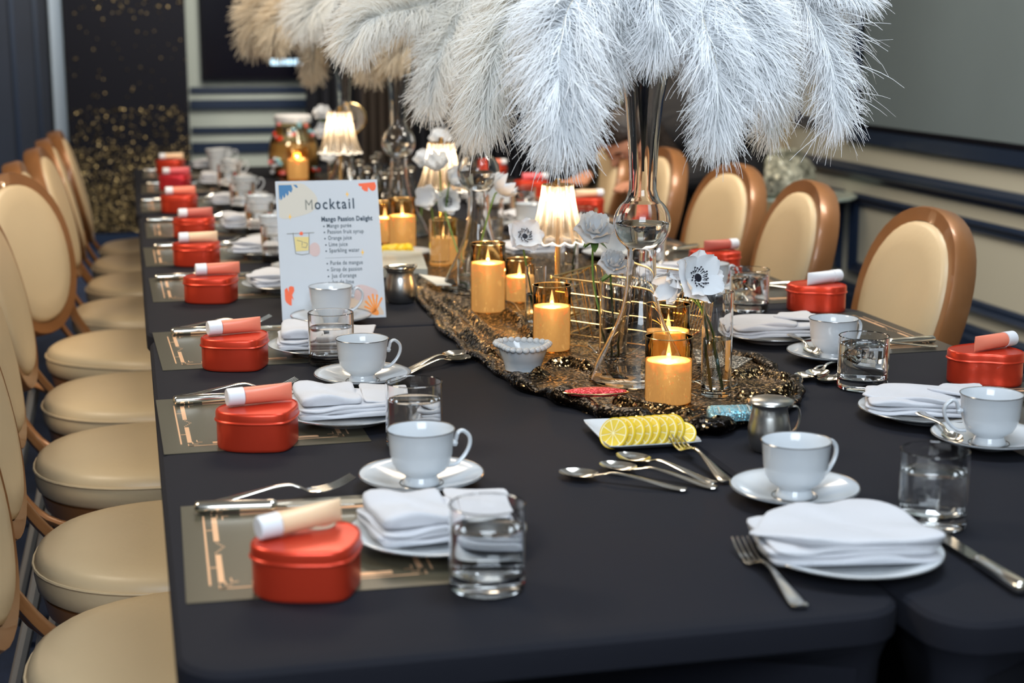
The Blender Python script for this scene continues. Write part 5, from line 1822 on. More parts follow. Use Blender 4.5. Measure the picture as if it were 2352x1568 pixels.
def star(cx, cy, rx, ry):
    return [(cx, cy - ry), (cx + rx * .3, cy - ry * .25), (cx + rx, cy), (cx + rx * .3, cy + ry * .25), (cx, cy + ry), (cx - rx * .3, cy + ry * .25), (cx - rx, cy), (cx - rx * .3, cy - ry * .25)]
flat([star(0.695, 0.105, 0.018, 0.024), star(0.125, 0.26, 0.017, 0.026), star(0.81, 0.53, 0.018, 0.026)], 'gold_star', M['pgold'])
# the drink drawing
flat([[(0.155, 0.405), (0.295, 0.408), (0.285, 0.505), (0.165, 0.51)]], 'drink_fill', M['pyellow'], 0.0004)
g = MB()
def line(p, q, w_=0.0006, z=0.0006):
    a_, b_ = Vector((*bq(*p), z)), Vector((*bq(*q), z))
    d = (b_ - a_).normalized(); s_ = Vector((-d.y, d.x, 0)) * w_
    g.add([a_ - s_, b_ - s_, b_ + s_, a_ + s_], [(0, 1, 2, 3)])
for p_, q_ in (((0.145, 0.375), (0.16, 0.525)), ((0.30, 0.378), (0.29, 0.528)), ((0.16, 0.525), (0.22, 0.535)), ((0.22, 0.535), (0.29, 0.528)), ((0.085, 0.382), (0.35, 0.378)), ((0.18, 0.43), (0.23, 0.44)), ((0.23, 0.44), (0.225, 0.47)), ((0.24, 0.445), (0.28, 0.455)), ((0.28, 0.455), (0.265, 0.485)), ((0.265, 0.485), (0.22, 0.478))):
    line(p_, q_)
mpart(g, 'drink_outline', M['inkpale'])
flat([blob(0.225, 0.382, 0.018, 0.013, wob=0.05)], 'garnish', M['porange'], 0.0007)
g = MB()
for k in range(46):
    s_ = 0.445 + k * 0.0078
    line((s_, 0.5635), (s_ + 0.004, 0.5633), 0.0004, 0.0004)
mpart(g, 'dotted_rule', M['inkgrey'])
def text(s, size, s0, s1, q, m, name, off=0.0, space=1.1):
    """lettering set between board positions s0 and s1"""
    cu = bpy.data.curves.new(name, 'FONT')
    cu.body = s; cu.size = size; cu.offset = off; cu.space_character = space; cu.resolution_u = 3
    tmp = bpy.data.objects.new('tmp', cu)
    C.objects.link(tmp)
    dg = bpy.context.evaluated_depsgraph_get()
    me = bpy.data.meshes.new_from_object(tmp.evaluated_get(dg))
    bpy.data.objects.remove(tmp)
    x0, y0 = bq(s0, q)
    xs = [v.co.x for v in me.vertices]
    k = (s1 - s0) * BWd / (max(xs) - min(xs))
    mn = min(xs)
    for v in me.vertices:
        v.co = MX @ Vector(((v.co.x - mn) * k + x0, v.co.y + y0, 0.0005))
    me.materials.clear(); me.materials.append(m)
    o = bpy.data.objects.new(name, me)
    C.objects.link(o); o.parent = menu
    return o
S = BWd / 0.2
text('M', 0.0300 * S, 0.280, 0.350, 0.212, M['inkpale'], 'title_lettering', 0.0, 1.1)
text('ocktail', 0.0300 * S, 0.370, 0.757, 0.209, M['ink'], 'title_lettering', 0.0005, 1.25)
text('Mango Passion Delight', 0.0135 * S, 0.428, 0.928, 0.299, M['ink'], 'heading_lettering', 0.00045, 1.1)
for k, (s_, q, a0_, a1_) in enumerate((('Mango purée', 0.345, .478, .716), ('Passion fruit syrup', 0.389, .480, .833), ('Orange juice', 0.434, .482, .712), ('Lime juice', 0.480, .487, .668), ('Sparkling water', 0.524, .487, .782),
        ('Purée de mangue', 0.614, .490, .805), ('Sirop de passion', 0.660, .492, .795), ("Jus d'orange", 0.706, .494, .735), ('Jus de lime', 0.751, .497, .707), ('Eau pétillante', 0.795, .498, .762))):
    text(s_, 0.0118 * S, a0_, a1_, q, M['inkgrey'], 'recipe_lettering', 0.0001)
    flat([blob(a0_ - 0.030, q - 0.010, 0.0075, 0.0055, 12, 0)], 'bullet', M['ink'], 0.0005)
# easel strut behind
bo = MB()
q0 = Vector((BWd / 2 - 0.03, HH * 0.7, -0.0056))
bo.add([MX @ Vector((BWd / 2 - 0.03, HH * 0.7, -0.006)), MX @ Vector((BWd / 2 + 0.03, HH * 0.7, -0.006)), Vector((*(by_ * 0.13 + bx * (BWd / 2 + 0.03)).xy, 0)), Vector((*(by_ * 0.13 + bx * (BWd / 2 - 0.03)).xy, 0))], [(0, 1, 2, 3)])
bo.build('easel_strut', M['white'], menu, smooth=False)

# ================================================================== SMALL THINGS BEHIND THE MENU
q = [at(868, 640), at(982, 642), at(968, 600), at(880, 596)]
ctr = sum(q, Vector()) / 4
t = thing('folded_card_box', 'pale grey printed card box between creamer and the lemon saucer', 'box', (ctr.x, ctr.y, TZ + 0.0032))
MB().prism([((v - ctr).x, (v - ctr).y) for v in q], 0, 0.022).build('box_body', M['paper'], t, smooth=False)
b = MB()
for k in range(5):
    f0_ = 0.15 + 0.16 * k
    a_ = (q[0].lerp(q[3], f0_) - ctr) * 0.86; b_ = (q[1].lerp(q[2], f0_) - ctr) * 0.86
    b.add([(a_.x, a_.y, 0.0222), (b_.x, b_.y, 0.0222), (b_.x, b_.y + 0.003, 0.0222), (a_.x, a_.y + 0.003, 0.0222)], [(0, 1, 2, 3)])
b.build('print', M['inkpale'], t, smooth=False)
q = [at(1002, 668, TZ + .006), at(1050, 668, TZ + .006), at(1040, 655, TZ + .006), at(962, 644, TZ + .006)]
ctr = sum(q, Vector()) / 4
t = thing('paper_strip', 'narrow white paper strip lying across the edge of the runner', 'paper', (ctr.x, ctr.y, TZ + 0.018))
MB().prism([((v - ctr).x, (v - ctr).y) for v in q], 0, 0.003).build('sheet', M['paperw'], t, smooth=False)
# second lemon saucer
p = base(925, 606, 0.075)
tag(dup(saucer0, (p.x, p.y + 0.02, TZ + 0.0008)), 'white saucer of lemon wedges half hidden behind the menu board', 'saucer')
for k in range(4):
    t = thing('lemon_wedge', 'thick yellow lemon wedge piled on the saucer behind the menu board', 'lemon wedge', (p.x - 0.035 + 0.017 * k, p.y + 0.01 + 0.006 * (k % 2), TZ + 0.012), 0.3 + 0.4 * k, 'lemon wedges behind the menu board')
    MB().lathe([(0, -0.030), (0.008, -0.026), (0.014, -0.010), (0.0145, 0.008), (0.009, 0.024), (0, 0.030)], 18).build('wedge_rind', M['lemon'], t).rotation_euler = (0, PI / 2, 0)
    for c_ in t.children: c_.location.z = 0.012
p = base(1150, 566, 0.09)
tag(dup(nap[2], (1.0, 3.93, TZ + 0.001), 0.3), 'tan-lit folded napkin lying behind the small amber candle', 'napkin')
t = MB().prism([(-0.03, -0.012), (0.03, -0.010), (0.028, 0.012), (-0.03, 0.01)], 0, 0.004).build('green_card', M['greenplastic'], loc=(*at(1180, 574).xy, TZ + 0.0008), smooth=False)
tag(t, 'little green card lying behind the small amber candle', 'card')

# clear bottles and tall glasses at the far centre
def make_bottle():
    t = thing('glass_bottle', '', 'bottle')
    MB().lathe([(0, 0), (0.022, 0), (0.024, 0.003), (0.024, 0.060), (0.020, 0.075), (0.011, 0.090), (0.010, 0.118), (0.0125, 0.120), (0.0125, 0.128), (0.0095, 0.128)], 28).build('bottle_glass', M['thin'], t, angle=50)
    MB().lathe([(0, 0.002), (0.0225, 0.003), (0.0225, 0.050), (0, 0.050)], 20).build('liquid', M['amberpale'], t, angle=50)
    MB().lathe([(0.0, 0.126), (0.0105, 0.126), (0.0115, 0.132), (0.0, 0.137)], 16).build('stopper', M['silver'], t, angle=50)
    return t
bot0 = make_bottle()
bps = [(808, 455, 5.2), (828, 450, 5.0), (845, 462, 4.75), (862, 452, 4.9), (885, 470, 4.55), (900, 462, 4.7), (930, 470, 4.5), (945, 460, 4.75), (870, 430, 5.3), (905, 430, 5.35)]
for i, (u, v, y) in enumerate(bps):
    o = bot0 if i == 0 else dup(bot0, (0, 0, 0))
    p = aty(u, v, y)
    o.location = (p.x, y, TZ + 0.0035)
    o.rotation_euler.z = i
    k = 1.15 if i % 3 else 1.3
    o.scale = (k, k, k)
    tag(o, 'small clear glass bottle in the blurred cluster behind the menu board', 'bottle', 'glass bottles clustered at the far centre')

# drink dispenser with charms
p = aty(676, 404, 6.15)
jar = thing('drink_jar', 'amber drink jar with white lid and pink and blue charms at the far end', 'jar', (p.x, 6.15, TZ + 0.0008))
MB().lathe([(0, 0.0), (0.075, 0.0), (0.085, 0.01), (0.098, 0.06), (0.100, 0.10), (0.090, 0.145), (0.072, 0.180), (0.066, 0.205), (0.068, 0.212)], 40).build('jar_glass', M['amberpale'], jar)
MB().lathe([(0, 0.004), (0.08, 0.01), (0.094, 0.06), (0.096, 0.095), (0.088, 0.135), (0, 0.135)], 32).build('iced_tea', M['tealight'], jar)
MB().lathe([(0, 0.212), (0.070, 0.212), (0.073, 0.216), (0.073, 0.236), (0.066, 0.242), (0, 0.245)], 40).build('lid', M['white'], jar, angle=40)
rg = random.Random(9)
for k in range(34):
    a = rg.uniform(-2.9, -0.2)
    z = rg.choice([rg.uniform(0.15, 0.21), rg.uniform(0.02, 0.08)])
    r = float(np.interp(z, [0, 0.06, 0.1, 0.145, 0.18, 0.21], [0.085, 0.099, 0.101, 0.091, 0.073, 0.068])) + 0.004
    s_ = rg.uniform(0.007, 0.012)
    MB().lathe([(0, -s_), (s_ * 0.8, -s_ * 0.6), (s_, 0), (s_ * 0.8, s_ * 0.6), (0, s_)], 10).build('charm', [M['flowerpink'], M['flowerblue'], M['white'], M['red']][k % 4], jar, loc=(r * math.cos(a), r * math.sin(a), z))
# stack of paper cups / second lid at far left end
p = aty(497, 372, 6.45)
t = thing('cup_stack', 'two white cups nested one on another at the far table end', 'cup', (p.x, 6.45, TZ + 0.0008))
MB().lathe([(0, 0), (0.028, 0), (0.036, 0.055), (0.035, 0.055), (0.027, 0.003), (0, 0.003)], 28).build('lower_cup', M['porcelain'], t)
MB().lathe([(0.036, 0.056), (0.040, 0.075), (0.044, 0.092), (0.042, 0.092), (0, 0.060)], 28).build('upper_cup', M['porcelain'], t)
# round table mirror behind last vase
p = aty(805, 272, 5.75)
t = thing('round_mirror', 'round gold-rimmed mirror behind the third crystal lamp', 'mirror', (p.x, 5.75, TZ + 0.0035))
zc_ = p.z - TZ - 0.0035
MB().sweep([(0.055 * math.cos(a), 0, zc_ + 0.055 * math.sin(a)) for a in [2 * PI * k / 40 for k in range(40)]], 0.004, n=8, closed=True).build('rim', M['gold'], t)
mb_ = MB(); mb_.add([(0.053 * math.cos(2 * PI * k / 40), 0.001, zc_ + 0.053 * math.sin(2 * PI * k / 40)) for k in range(40)], [tuple(range(40))]); mb_.build('mirror_disc', M['silver'], t, smooth=False)
MB().sweep([(0, 0, zc_ - 0.055), (0, 0, 0.008)], 0.004, n=10).build('stem', M['gold'], t)
MB().lathe([(0, 0), (0.04, 0), (0.04, 0.004), (0.006, 0.010), (0, 0.010)], 28).build('foot', M['gold'], t)

# ================================================================== GLASS SIDE TABLE, CRACKLE VASE
p = aty(1800, 450, 6.35)
st = thing('side_table', 'glass-topped side table by the column behind the chairs', 'side table', (2.86, 6.45, 0))
ztop = aty(1800, 452, 6.35).z
b = MB(); b.lathe([(0, ztop - 0.012), (0.265, ztop - 0.012), (0.268, ztop - 0.006), (0.265, ztop), (0, ztop)], 56); b.build('glass_top', M['tabletopglass'], st, angle=30)
for k in range(3):
    a = 2 * PI * k / 3 + 0.4
    MB().sweep(bez([(0.17 * math.cos(a), 0.17 * math.sin(a), ztop - 0.012), (0.08 * math.cos(a), 0.08 * math.sin(a), ztop * 0.5), (0.2 * math.cos(a), 0.2 * math.sin(a), 0.0)], 14), 0.012, n=8).build('leg', M['bronze'], st)
cv = thing('crackle_vase', 'wide crackled-glass vase on the glass side table', 'vase', (2.75, 6.40, ztop + 0.001))
MB().lathe([(0, 0), (0.13, 0), (0.155, 0.02), (0.165, 0.07), (0.16, 0.12), (0.13, 0.16), (0.10, 0.18), (0.105, 0.20), (0.098, 0.20), (0.092, 0.18), (0, 0.17)], 44).build('vase_body', M['crackle'], cv)

# ================================================================== PERSON (seated, bent forward, black clothes)
def person():
    t = thing('person', 'person in black with long dark hair, stooping over the table beyond the chairs', 'person', (1.933, 5.50, 0), math.radians(217))
    # local: faces +x (toward the table), seat height 0.47
    J = {'pel': (-0.36, 0, 0.93), 'spine': (-0.24, 0, 1.00), 'chest': (-0.03, 0, 1.02), 'neck': (0.13, 0, 0.97), 'nk2': (0.19, 0.0, 0.955),
         'shL': (-0.01, 0.17, 0.99), 'elL': (0.12, 0.22, 0.80), 'wrL': (0.34, 0.12, 0.80), 'shR': (-0.01, -0.17, 0.99), 'elR': (0.12, -0.24, 0.80), 'wrR': (0.34, -0.14, 0.80),
         'hpL': (-0.37, 0.10, 0.88), 'knL': (-0.30, 0.12, 0.48), 'anL': (-0.38, 0.12, 0.09), 'ftL': (-0.25, 0.12, 0.04), 'hpR': (-0.37, -0.10, 0.88), 'knR': (-0.30, -0.12, 0.48), 'anR': (-0.38, -0.12, 0.09), 'ftR': (-0.25, -0.12, 0.04)}
    R = {'pel': .15, 'spine': .13, 'chest': .145, 'neck': .06, 'nk2': .05, 'shL': .09, 'elL': .068, 'wrL': .038, 'shR': .09, 'elR': .068, 'wrR': .038,
         'hpL': .10, 'knL': .065, 'anL': .042, 'ftL': .035, 'hpR': .10, 'knR': .065, 'anR': .042, 'ftR': .035}
    E_ = [('pel', 'spine'), ('spine', 'chest'), ('chest', 'neck'), ('neck', 'nk2'), ('chest', 'shL'), ('shL', 'elL'), ('elL', 'wrL'), ('chest', 'shR'), ('shR', 'elR'), ('elR', 'wrR'),
          ('pel', 'hpL'), ('hpL', 'knL'), ('knL', 'anL'), ('anL', 'ftL'), ('pel', 'hpR'), ('hpR', 'knR'), ('knR', 'anR'), ('anR', 'ftR')]
    ks = list(J)
    me = bpy.data.meshes.new('body')
    me.from_pydata([J[k] for k in ks], [(ks.index(a), ks.index(b_)) for a, b_ in E_], [])
    me.materials.append(M['blackcloth'])
    o = bpy.data.objects.new('body', me); C.objects.link(o); o.parent = t
    md = o.modifiers.new('skin', 'SKIN')
    for i, k in enumerate(ks):
        me.skin_vertices[0].data[i].radius = (R[k], R[k])
    me.skin_vertices[0].data[0].use_root = True
    s2 = o.modifiers.new('sub', 'SUBSURF'); s2.levels = 2; s2.render_levels = 2
    # head: deformed ball with brow, nose, mouth, chin; looks down toward the table
    hd = MB()
    def fn(u, v):
        th = u * PI
        ph = v * 2 * PI
        x, y, z = math.sin(th) * math.cos(ph), math.sin(th) * math.sin(ph), math.cos(th)
        sx, sy, sz = 0.093, 0.073, 0.115
        X, Y, Z = x * sx, y * sy, z * sz
        if x > 0:
            if Z < 0: Y *= 1 - 0.25 * (-z); X *= 1 - 0.12 * (-z)
            nose = math.exp(-((Y / 0.012) ** 2)) * math.exp(-(((Z + 0.020) / 0.022) ** 2))
            brow = math.exp(-(((Z - 0.018) / 0.010) ** 2)) * math.exp(-((Y / 0.05) ** 2))
            lip = math.exp(-((Y / 0.022) ** 2)) * math.exp(-(((Z + 0.056) / 0.009) ** 2))
            chin = math.exp(-((Y / 0.025) ** 2)) * math.exp(-(((Z + 0.090) / 0.018) ** 2))
            eye = (math.exp(-(((Y - 0.03) / 0.012) ** 2)) + math.exp(-(((Y + 0.03) / 0.012) ** 2))) * math.exp(-(((Z - 0.002) / 0.010) ** 2))
            X += 0.026 * nose + 0.005 * brow + 0.006 * lip + 0.008 * chin - 0.007 * eye
        return (X, Y, Z)
    hd.grid(fn, 48, 64)
    H = hd.build('head', M['skin'], t)
    hm = Matrix.Translation((0.27, 0.0, 0.93)) @ Matrix.Rotation(math.radians(-8), 4, 'Z') @ Matrix.Rotation(math.radians(40), 4, 'Y')
    H.matrix_local = hm
    for sy in (-1, 1):
        e = MB().lathe([(0, -0.008), (0.007, -0.005), (0.010, 0), (0.007, 0.005), (0, 0.008)], 12).build('eye', M['skin'], H, loc=(0.076, sy * 0.030, 0.001))
        MB().sweep(bez([(0.083, sy * 0.019, -0.004), (0.087, sy * 0.030, -0.007), (0.078, sy * 0.042, -0.003)], 8), 0.0016, n=5).build('eyelashes', M['hair'], H)
        e = MB().sweep([(0.091, sy * 0.018, 0.021), (0.092, sy * 0.032, 0.025), (0.084, sy * 0.046, 0.021)], 0.003, n=6).build('eyebrow', M['hair'], H)
        MB().sweep(bez([(0.0, sy * 0.072, 0.018), (-0.010, sy * 0.080, 0.01), (-0.008, sy * 0.079, -0.018), (0.004, sy * 0.072, -0.028)], 10), 0.006, n=6).build('ear', M['skin'], H)
    MB().sweep([(0.083, -0.02, -0.057), (0.093, 0, -0.055), (0.083, 0.02, -0.057)], 0.0045, n=6).build('mouth', M['rose'], H)
    # hair cap and falling lengths
    hc = MB()
    def hf(u, v):
        th = u * PI * 0.62
        ph = v * 2 * PI
        x, y, z = math.sin(th) * math.cos(ph), math.sin(th) * math.sin(ph), math.cos(th)
        k = 1.0
        cutx = 0.75 if x > 0 else 1.0
        return ((x * 0.103 * (cutx if z < 0.35 else 1) - 0.010), y * 0.086, z * 0.126 + 0.006)
    hc.grid(hf, 20, 40)
    hc.build('hair_cap', M['hair'], H)
    hs = MB()
    rg = random.Random(2)
    for k in range(240):
        a = rg.uniform(0.40 * PI, 1.60 * PI)
        r0 = (0.095 * math.cos(a) - 0.01, 0.082 * math.sin(a), 0.05 + rg.uniform(-0.02, 0.03))
        gz = Vector((0.75, 0, -0.66)) if True else None
        L = rg.uniform(0.22, 0.34)
        p0 = Vector(r0)
        dn = (Vector((0.05, 0.25 * math.copysign(1, math.sin(a)), -1.0))).normalized()
        p1 = p0 + dn * L * 0.4 + Vector((-0.02, 0, 0)); p2 = p0 + dn * L + Vector((rg.uniform(-0.02, 0.03), rg.uniform(-0.02, 0.02), 0))
        hs.sweep(bez([p0, p1, p2], 8), [0.008, 0.009, 0.009, 0.008, 0.008, 0.006, 0.005, 0.004, 0.002][:9], n=5)
    hs.build('long_hair', M['hair'], H)
    # hands with five fingers resting on the table
    for sy, wr in ((1, J['wrL']), (-1, J['wrR'])):
        hmsh = MB()
        w0 = Vector(wr)
        hmsh.sweep([w0 + Vector((-0.02, 0, 0)), w0 + Vector((0.02, 0, -0.008)), w0 + Vector((0.06, 0, -0.016)), w0 + Vector((0.09, 0, -0.020))], [0.026, 0.034, 0.040, 0.036], [0.022, 0.016, 0.013, 0.010], n=12, side=(0, 1, 0))
        for j, L in enumerate((0.060, 0.072, 0.066, 0.050)):
            y = (j - 1.5) * 0.018 * -sy
            b0 = w0 + Vector((0.082, y, -0.019))
            hmsh.sweep([b0, b0 + Vector((L * 0.5, y * 0.1, 0.004)), b0 + Vector((L, y * 0.15, -0.008))], [0.009, 0.008, 0.0055], n=8)
        b0 = w0 + Vector((0.025, sy * -0.030, -0.012))
        hmsh.sweep([b0, b0 + Vector((0.03, sy * -0.02, -0.003)), b0 + Vector((0.055, sy * -0.022, -0.008))], [0.012, 0.010, 0.007], n=8)
        hmsh.build('hand', M['skin'], t)
    # loose black top over the back
    tp = MB()
    secs = [((-0.47, 0.93), 0.12, 0.14), ((-0.42, 0.95), 0.17, 0.185), ((-0.28, 1.00), 0.165, 0.19), ((-0.12, 1.02), 0.165, 0.21), ((0.0, 1.01), 0.150, 0.225), ((0.08, 0.985), 0.11, 0.17), ((0.14, 0.965), 0.07, 0.08)]
    rr = []
    for c_, rv, ry in secs:
        rr.append([Vector((c_[0] + 0.012 * math.sin(5 * a), ry * math.sin(a), c_[1] + rv * math.cos(a) - (0.03 if math.cos(a) < 0 else 0))) for a in [2 * PI * k / 32 for k in range(32)]])
    tp.rings(rr, True, True)
    tp.build('black_top', M['blackcloth'], t, angle=80)
    return t
pers = person()

# ================================================================== OSTRICH FEATHERS
def plume(ctrl, Lb, n, label, m, seed, facing, width=0.00085, flare=0.0, group='', bunch=1.0, gravity=0.5, name='ostrich_feather', fray=0.0):
    """ctrl: rachis control points (world). Barbs are thin tapering ribbons on both sides, curling over."""
    rg = np.random.default_rng(seed)
    path = bez(ctrl, 60)
    base_ = Vector(ctrl[0])
    t = thing(name, label, 'feather', base_, 0, group)
    loc = [p - base_ for p in path]
    m_ = len(loc)
    MB().sweep(loc, [0.0019 * (1 - 0.75 * i / m_) for i in range(m_)], n=6).build('quill', M['quill'], t)
    P = np.array([tuple(p) for p in loc])
    T = np.gradient(P, axis=0); T /= np.linalg.norm(T, axis=1)[:, None]
    F = np.array(facing, float); F /= np.linalg.norm(F)
    N = F[None, :] - (T @ F)[:, None] * T
    N /= np.linalg.norm(N, axis=1)[:, None]
    S = np.cross(T, N)
    # parameters of each barb
    n = int(n * 1.35)
    tt = np.sort(rg.uniform(0.10, 1.0, n)) ** 0.92
    idx = tt * (m_ - 1)
    i0 = np.clip(idx.astype(int), 0, m_ - 2); fr = (idx - i0)[:, None]
    lerp = lambda A: A[i0] * (1 - fr) + A[i0 + 1] * fr
    p0, t0, n0, s0 = lerp(P), lerp(T), lerp(N), lerp(S)
    side = np.where(np.arange(n) % 2 == 0, 1.0, -1.0)
    # clumping: low-frequency variation of direction
    cl = np.sin(tt * 47 + side * 1.3 + seed) * 0.16 + np.sin(tt * 113 + side * 2.1) * 0.10
    ang = np.radians(62) - tt * np.radians(20) + cl * bunch + rg.normal(0, 0.20, n)
    tipf = np.clip((tt - 0.84) / 0.16, 0, 1)
    ang = ang * (1 - tipf) + tipf * np.abs(rg.normal(0, 0.75, n))
    lift = rg.normal(0.15, 0.42, n) + 0.12 * np.sin(tt * 31)
    d0 = s0 * (side * np.sin(ang))[:, None] + t0 * np.cos(ang)[:, None] + n0 * lift[:, None]
    d0 /= np.linalg.norm(d0, axis=1)[:, None]
    Lt = Lb * (0.74 + 0.26 * np.sin(np.pi * np.clip(tt, 0, 1) ** 0.9)) * rg.uniform(0.72, 1.12, n)
    Lt *= 1 + fray * (rg.random(n) < 0.12) * rg.uniform(0.3, 0.9, n)
    K = 6
    curl = rg.uniform(0.3, 1.0, n)[:, None]
    g = np.array([0, 0, -1.0])
    verts = np.zeros((n, K + 1, 2, 3))
    pos = p0.copy(); d = d0.copy()
    rndv = rg.normal(0, 1, (n, 3))
    for k in range(K + 1):
        f = k / K
        wv = np.cross(d, n0 + rndv * 0.45); wv /= np.linalg.norm(wv, axis=1)[:, None] + 1e-9
        wd = width * (1 - 0.72 * f ** 1.3)
        verts[:, k, 0] = pos + wv * wd
        verts[:, k, 1] = pos - wv * wd
        step = (Lt / K)[:, None]
        pos = pos + d * step
        d = d + (t0 * 0.14 + g * gravity * 0.32 - n0 * 0.10 * curl) * (0.25 + 1.1 * f) * (0.35 + 0.8 * curl) + rndv * 0.075
        d /= np.linalg.norm(d, axis=1)[:, None]
    V = verts.reshape(-1, 3)
    q = np.arange(n)[:, None] * (2 * (K + 1)) + np.arange(K)[None, :] * 2
    q = q.reshape(-1)
    faces = np.stack([q, q + 1, q + 3, q + 2], axis=1)
    me = bpy.data.meshes.new('barbs')
    me.vertices.add(len(V)); me.vertices.foreach_set('co', V.astype(np.float32).ravel())
    me.loops.add(faces.size); me.loops.foreach_set('vertex_index', faces.astype(np.int32).ravel())
    me.polygons.add(len(faces)); me.polygons.foreach_set('loop_start', np.arange(0, faces.size, 4, dtype=np.int32))
    me.materials.append(m)
    me.update(); me.validate()
    me.shade_smooth()
    o = bpy.data.objects.new('barbs', me); C.objects.link(o); o.parent = t
    tag(o, kind='stuff')
    return t

def px3(u, v, y): return aty(u, v, y)
G1 = 'ostrich feathers in the front vase'
y1 = V1.y
top1 = Vector((V1.x, V1.y, TZ + VH - 0.02))
root1 = Vector((V1.x, V1.y, TZ + zc + RS + 0.04))
def fr(yy, *pts):
    return [root1, top1 + Vector((0, 0, 0.01))] + [px3(u, v, y) for (u, v, y) in pts]
FACE = (-0.1, -1.0, 0.25)
plume(fr(0, (1400, -70, y1 - .10), (1310, 10, y1 - .20), (1285, 140, y1 - .25), (1292, 300, y1 - .26)), 0.105, 4600, 'broad white feather drooping in front, between lamp and bubble vase', M['feather'], 1, FACE, group=G1, gravity=0.6, fray=0.3)
plume(fr(0, (1340, -110, y1 - .02), (1220, -30, y1 - .06), (1145, 100, y1 - .08), (1112, 268, y1 - .08)), 0.085, 3800, 'wispy white feather sweeping down toward the second crystal lamp', M['feather2'], 2, FACE, group=G1, gravity=0.6, fray=0.5)
plume(fr(0, (1420, -60, y1 - .05), (1400, -10, y1 - .12), (1400, 60, y1 - .14), (1385, 150, y1 - .14)), 0.085, 3200, 'short white feather hanging over the rim of the front vase', M['feather'], 3, FACE, group=G1, gravity=0.5)
plume(fr(0, (1600, -110, y1 - .04), (1660, -20, y1 - .12), (1715, 70, y1 - .16), (1735, 190, y1 - .18)), 0.110, 4600, 'broad white feather arching out beside the vase neck, quill visible', M['feather'], 4, FACE, group=G1, gravity=0.5, fray=0.2)
plume(fr(0, (1580, -60, y1 - .10), (1620, 60, y1 - .18), (1650, 180, y1 - .20), (1645, 308, y1 - .20)), 0.080, 3600, 'white feather falling in front of the person in black, fringed tip', M['feather'], 5, FACE, group=G1, gravity=0.65, fray=0.4)
plume(fr(0, (1640, -90, y1 + .05), (1760, 10, y1 + .05), (1810, 140, y1 + .04), (1765, 300, y1 + .02)), 0.070, 3000, 'curled white feather ending just above the crackled vase', M['feather2'], 6, FACE, group=G1, gravity=0.6, fray=0.3)
plume(fr(0, (1700, -120, y1 + .02), (1840, -10, y1 - .01), (1900, 110, y1 - .03), (1925, 270, y1 - .04)), 0.072, 3000, 'white feather with long stray wisps against the grey blind', M['feather'], 7, FACE, group=G1, gravity=0.45, fray=1.2)
plume(fr(0, (1640, -150, y1 + .03), (1780, -90, y1), (1890, -50, y1 - .03), (1985, -10, y1 - .05)), 0.070, 2200, 'white feather reaching sideways along the upper picture edge', M['feather'], 8, FACE, group=G1, gravity=0.6)
plume(fr(0, (1600, -120, y1 + .08), (1720, -40, y1 + .1), (1800, 30, y1 + .1), (1850, 130, y1 + .1)), 0.075, 2400, 'white feather filling the gap behind the arching broad one', M['feather'], 9, FACE, group=G1, gravity=0.5)
plume(fr(0, (1480, -60, y1 - .08), (1500, -20, y1 - .16), (1520, 30, y1 - .18), (1500, 110, y1 - .18)), 0.075, 2600, 'short white feather curling over the very mouth of the front vase', M['feather'], 10, FACE, group=G1, gravity=0.5)
plume(fr(0, (1420, -120, y1 + .08), (1300, -60, y1 + .10), (1210, 10, y1 + .1), (1180, 150, y1 + .1)), 0.09, 2800, 'white feather tucked behind the broad drooping one', M['feather2'], 11, FACE, group=G1, gravity=0.6)
plume(fr(0, (1380, -80, y1 - .06), (1330, -20, y1 - .12), (1320, 90, y1 - .15), (1335, 230, y1 - .15)), 0.085, 3200, 'white feather layered over the broad drooping one near the vase neck', M['feather'], 12, FACE, group=G1, gravity=0.6, fray=0.3)
plume(fr(0, (1560, -60, y1 - .06), (1590, -10, y1 - .12), (1610, 50, y1 - .14), (1605, 130, y1 - .14)), 0.080, 2600, 'short white feather beside the vase mouth facing the wall', M['feather'], 13, FACE, group=G1, gravity=0.5)

G2 = 'ostrich feathers in the second vase'
T2 = Vector((v2.x, v2.y, TZ + VH - 0.02)); R2_ = Vector((v2.x, v2.y, TZ + zc + RS + 0.04))
plume([R2_, T2, px3(1090, -40, v2.y - .1), px3(1050, 40, v2.y - .15), px3(1010, 120, v2.y - .2), px3(985, 235, v2.y - .2)], 0.085, 3000, 'ivory feather drooping to a blunt tip between the two far bubble vases', M['feather2'], 21, FACE, group=G2, gravity=0.5)
plume([R2_, T2, px3(1080, -60, v2.y - .05), px3(1030, -5, v2.y - .1), px3(950, 18, v2.y - .15), px3(860, 40, v2.y - .2), px3(812, 90, v2.y - .2)], 0.10, 3600, 'ivory feather lying sideways over the bottles, dark quill line showing', M['feather2'], 22, (0, -1, 0.5), group=G2, gravity=0.8)
plume([R2_, T2, px3(1140, -60, v2.y), px3(1130, 40, v2.y - .1), px3(1080, 160, v2.y - .12), px3(1080, 300, v2.y - .12)], 0.09, 3000, 'ivory feather hanging down beside the second lamp top', M['feather2'], 23, FACE, group=G2, gravity=0.6, fray=0.4)
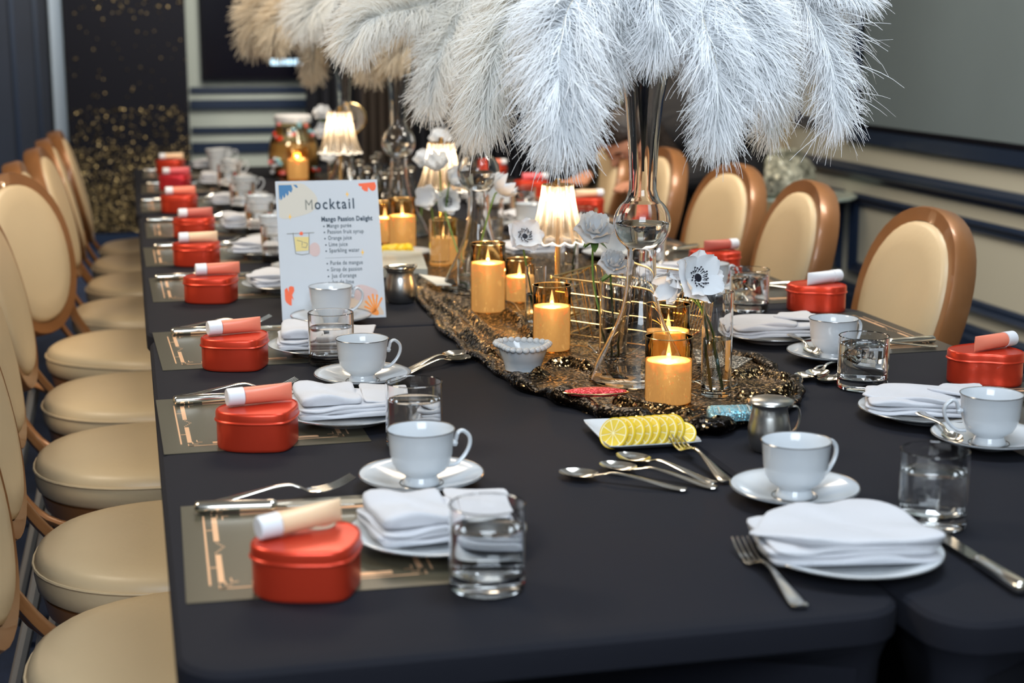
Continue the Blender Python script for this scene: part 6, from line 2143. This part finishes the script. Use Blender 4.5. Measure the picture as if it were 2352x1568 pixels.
plume([R2_, T2, px3(1060, -80, v2.y + .1), px3(1000, -40, v2.y + .1), px3(1090, -10, v2.y + .05), px3(1160, 60, v2.y)], 0.09, 1800, 'ivory feather high behind the second vase, mostly above the frame', M['feather3'], 24, FACE, group=G2)

G3 = 'ostrich feathers in the two far vases'
T3 = Vector((p3.x, p3.y, TZ + VH - 0.02)); R3_ = Vector((p3.x, p3.y, TZ + zc + RS + 0.04))
T4 = Vector((p4.x, p4.y, TZ + VH - 0.02)); R4_ = Vector((p4.x, p4.y, TZ + zc + RS + 0.04))
def far(R_, T_, yy, pts, Lb, n, lab, m, sd, grav=0.7):
    plume([R_, T_] + [px3(u, v, yy) for u, v in pts], Lb, n, lab, m, sd, (0, -1, 0.3), width=0.0017, group=G3, gravity=grav)
far(R4_, T4, 5.2, [(740, -30), (660, -10), (600, 25), (585, 85)], 0.12, 2200, 'blurred beige feather reaching over the TV screen, ending alone', M['feather3'], 31)
far(R4_, T4, 5.1, [(770, -20), (700, 0), (645, 40), (630, 90)], 0.11, 2000, 'blurred beige feather over the middle of the TV screen', M['feather3'], 32)
far(R4_, T4, 5.15, [(780, -10), (745, 30), (722, 90), (718, 165)], 0.09, 1800, 'blurred beige feather hanging lowest over the black curtain', M['feather3'], 33)
far(R4_, T4, 5.3, [(800, -20), (760, 0), (735, 40), (760, 90)], 0.11, 1800, 'blurred ivory feather high above the last lamp', M['feather2'], 34)
far(R3_, T3, 4.3, [(900, -20), (860, 30), (855, 90), (850, 150)], 0.10, 1800, 'blurred tan feather hanging beside the slim bubble vase neck', M['feather3'], 35)
far(R3_, T3, 4.25, [(930, -20), (960, 20), (950, 80), (900, 130)], 0.10, 1800, 'blurred tan feather behind the sideways ivory feather', M['feather3'], 36)
far(R4_, T4, 5.0, [(820, -30), (850, 0), (840, 60), (800, 100)], 0.10, 1600, 'blurred beige feather between the two far vases', M['feather3'], 37)
far(R3_, T3, 4.3, [(870, -40), (800, -20), (740, 0), (700, 40)], 0.12, 1800, 'blurred ivory feather crossing above the far vases', M['feather2'], 38)

# ================================================================== remove the unplaced prototypes
def kill(o):
    for c_ in list(o.children): kill(c_)
    bpy.data.objects.remove(o)
for o in protos: kill(o)
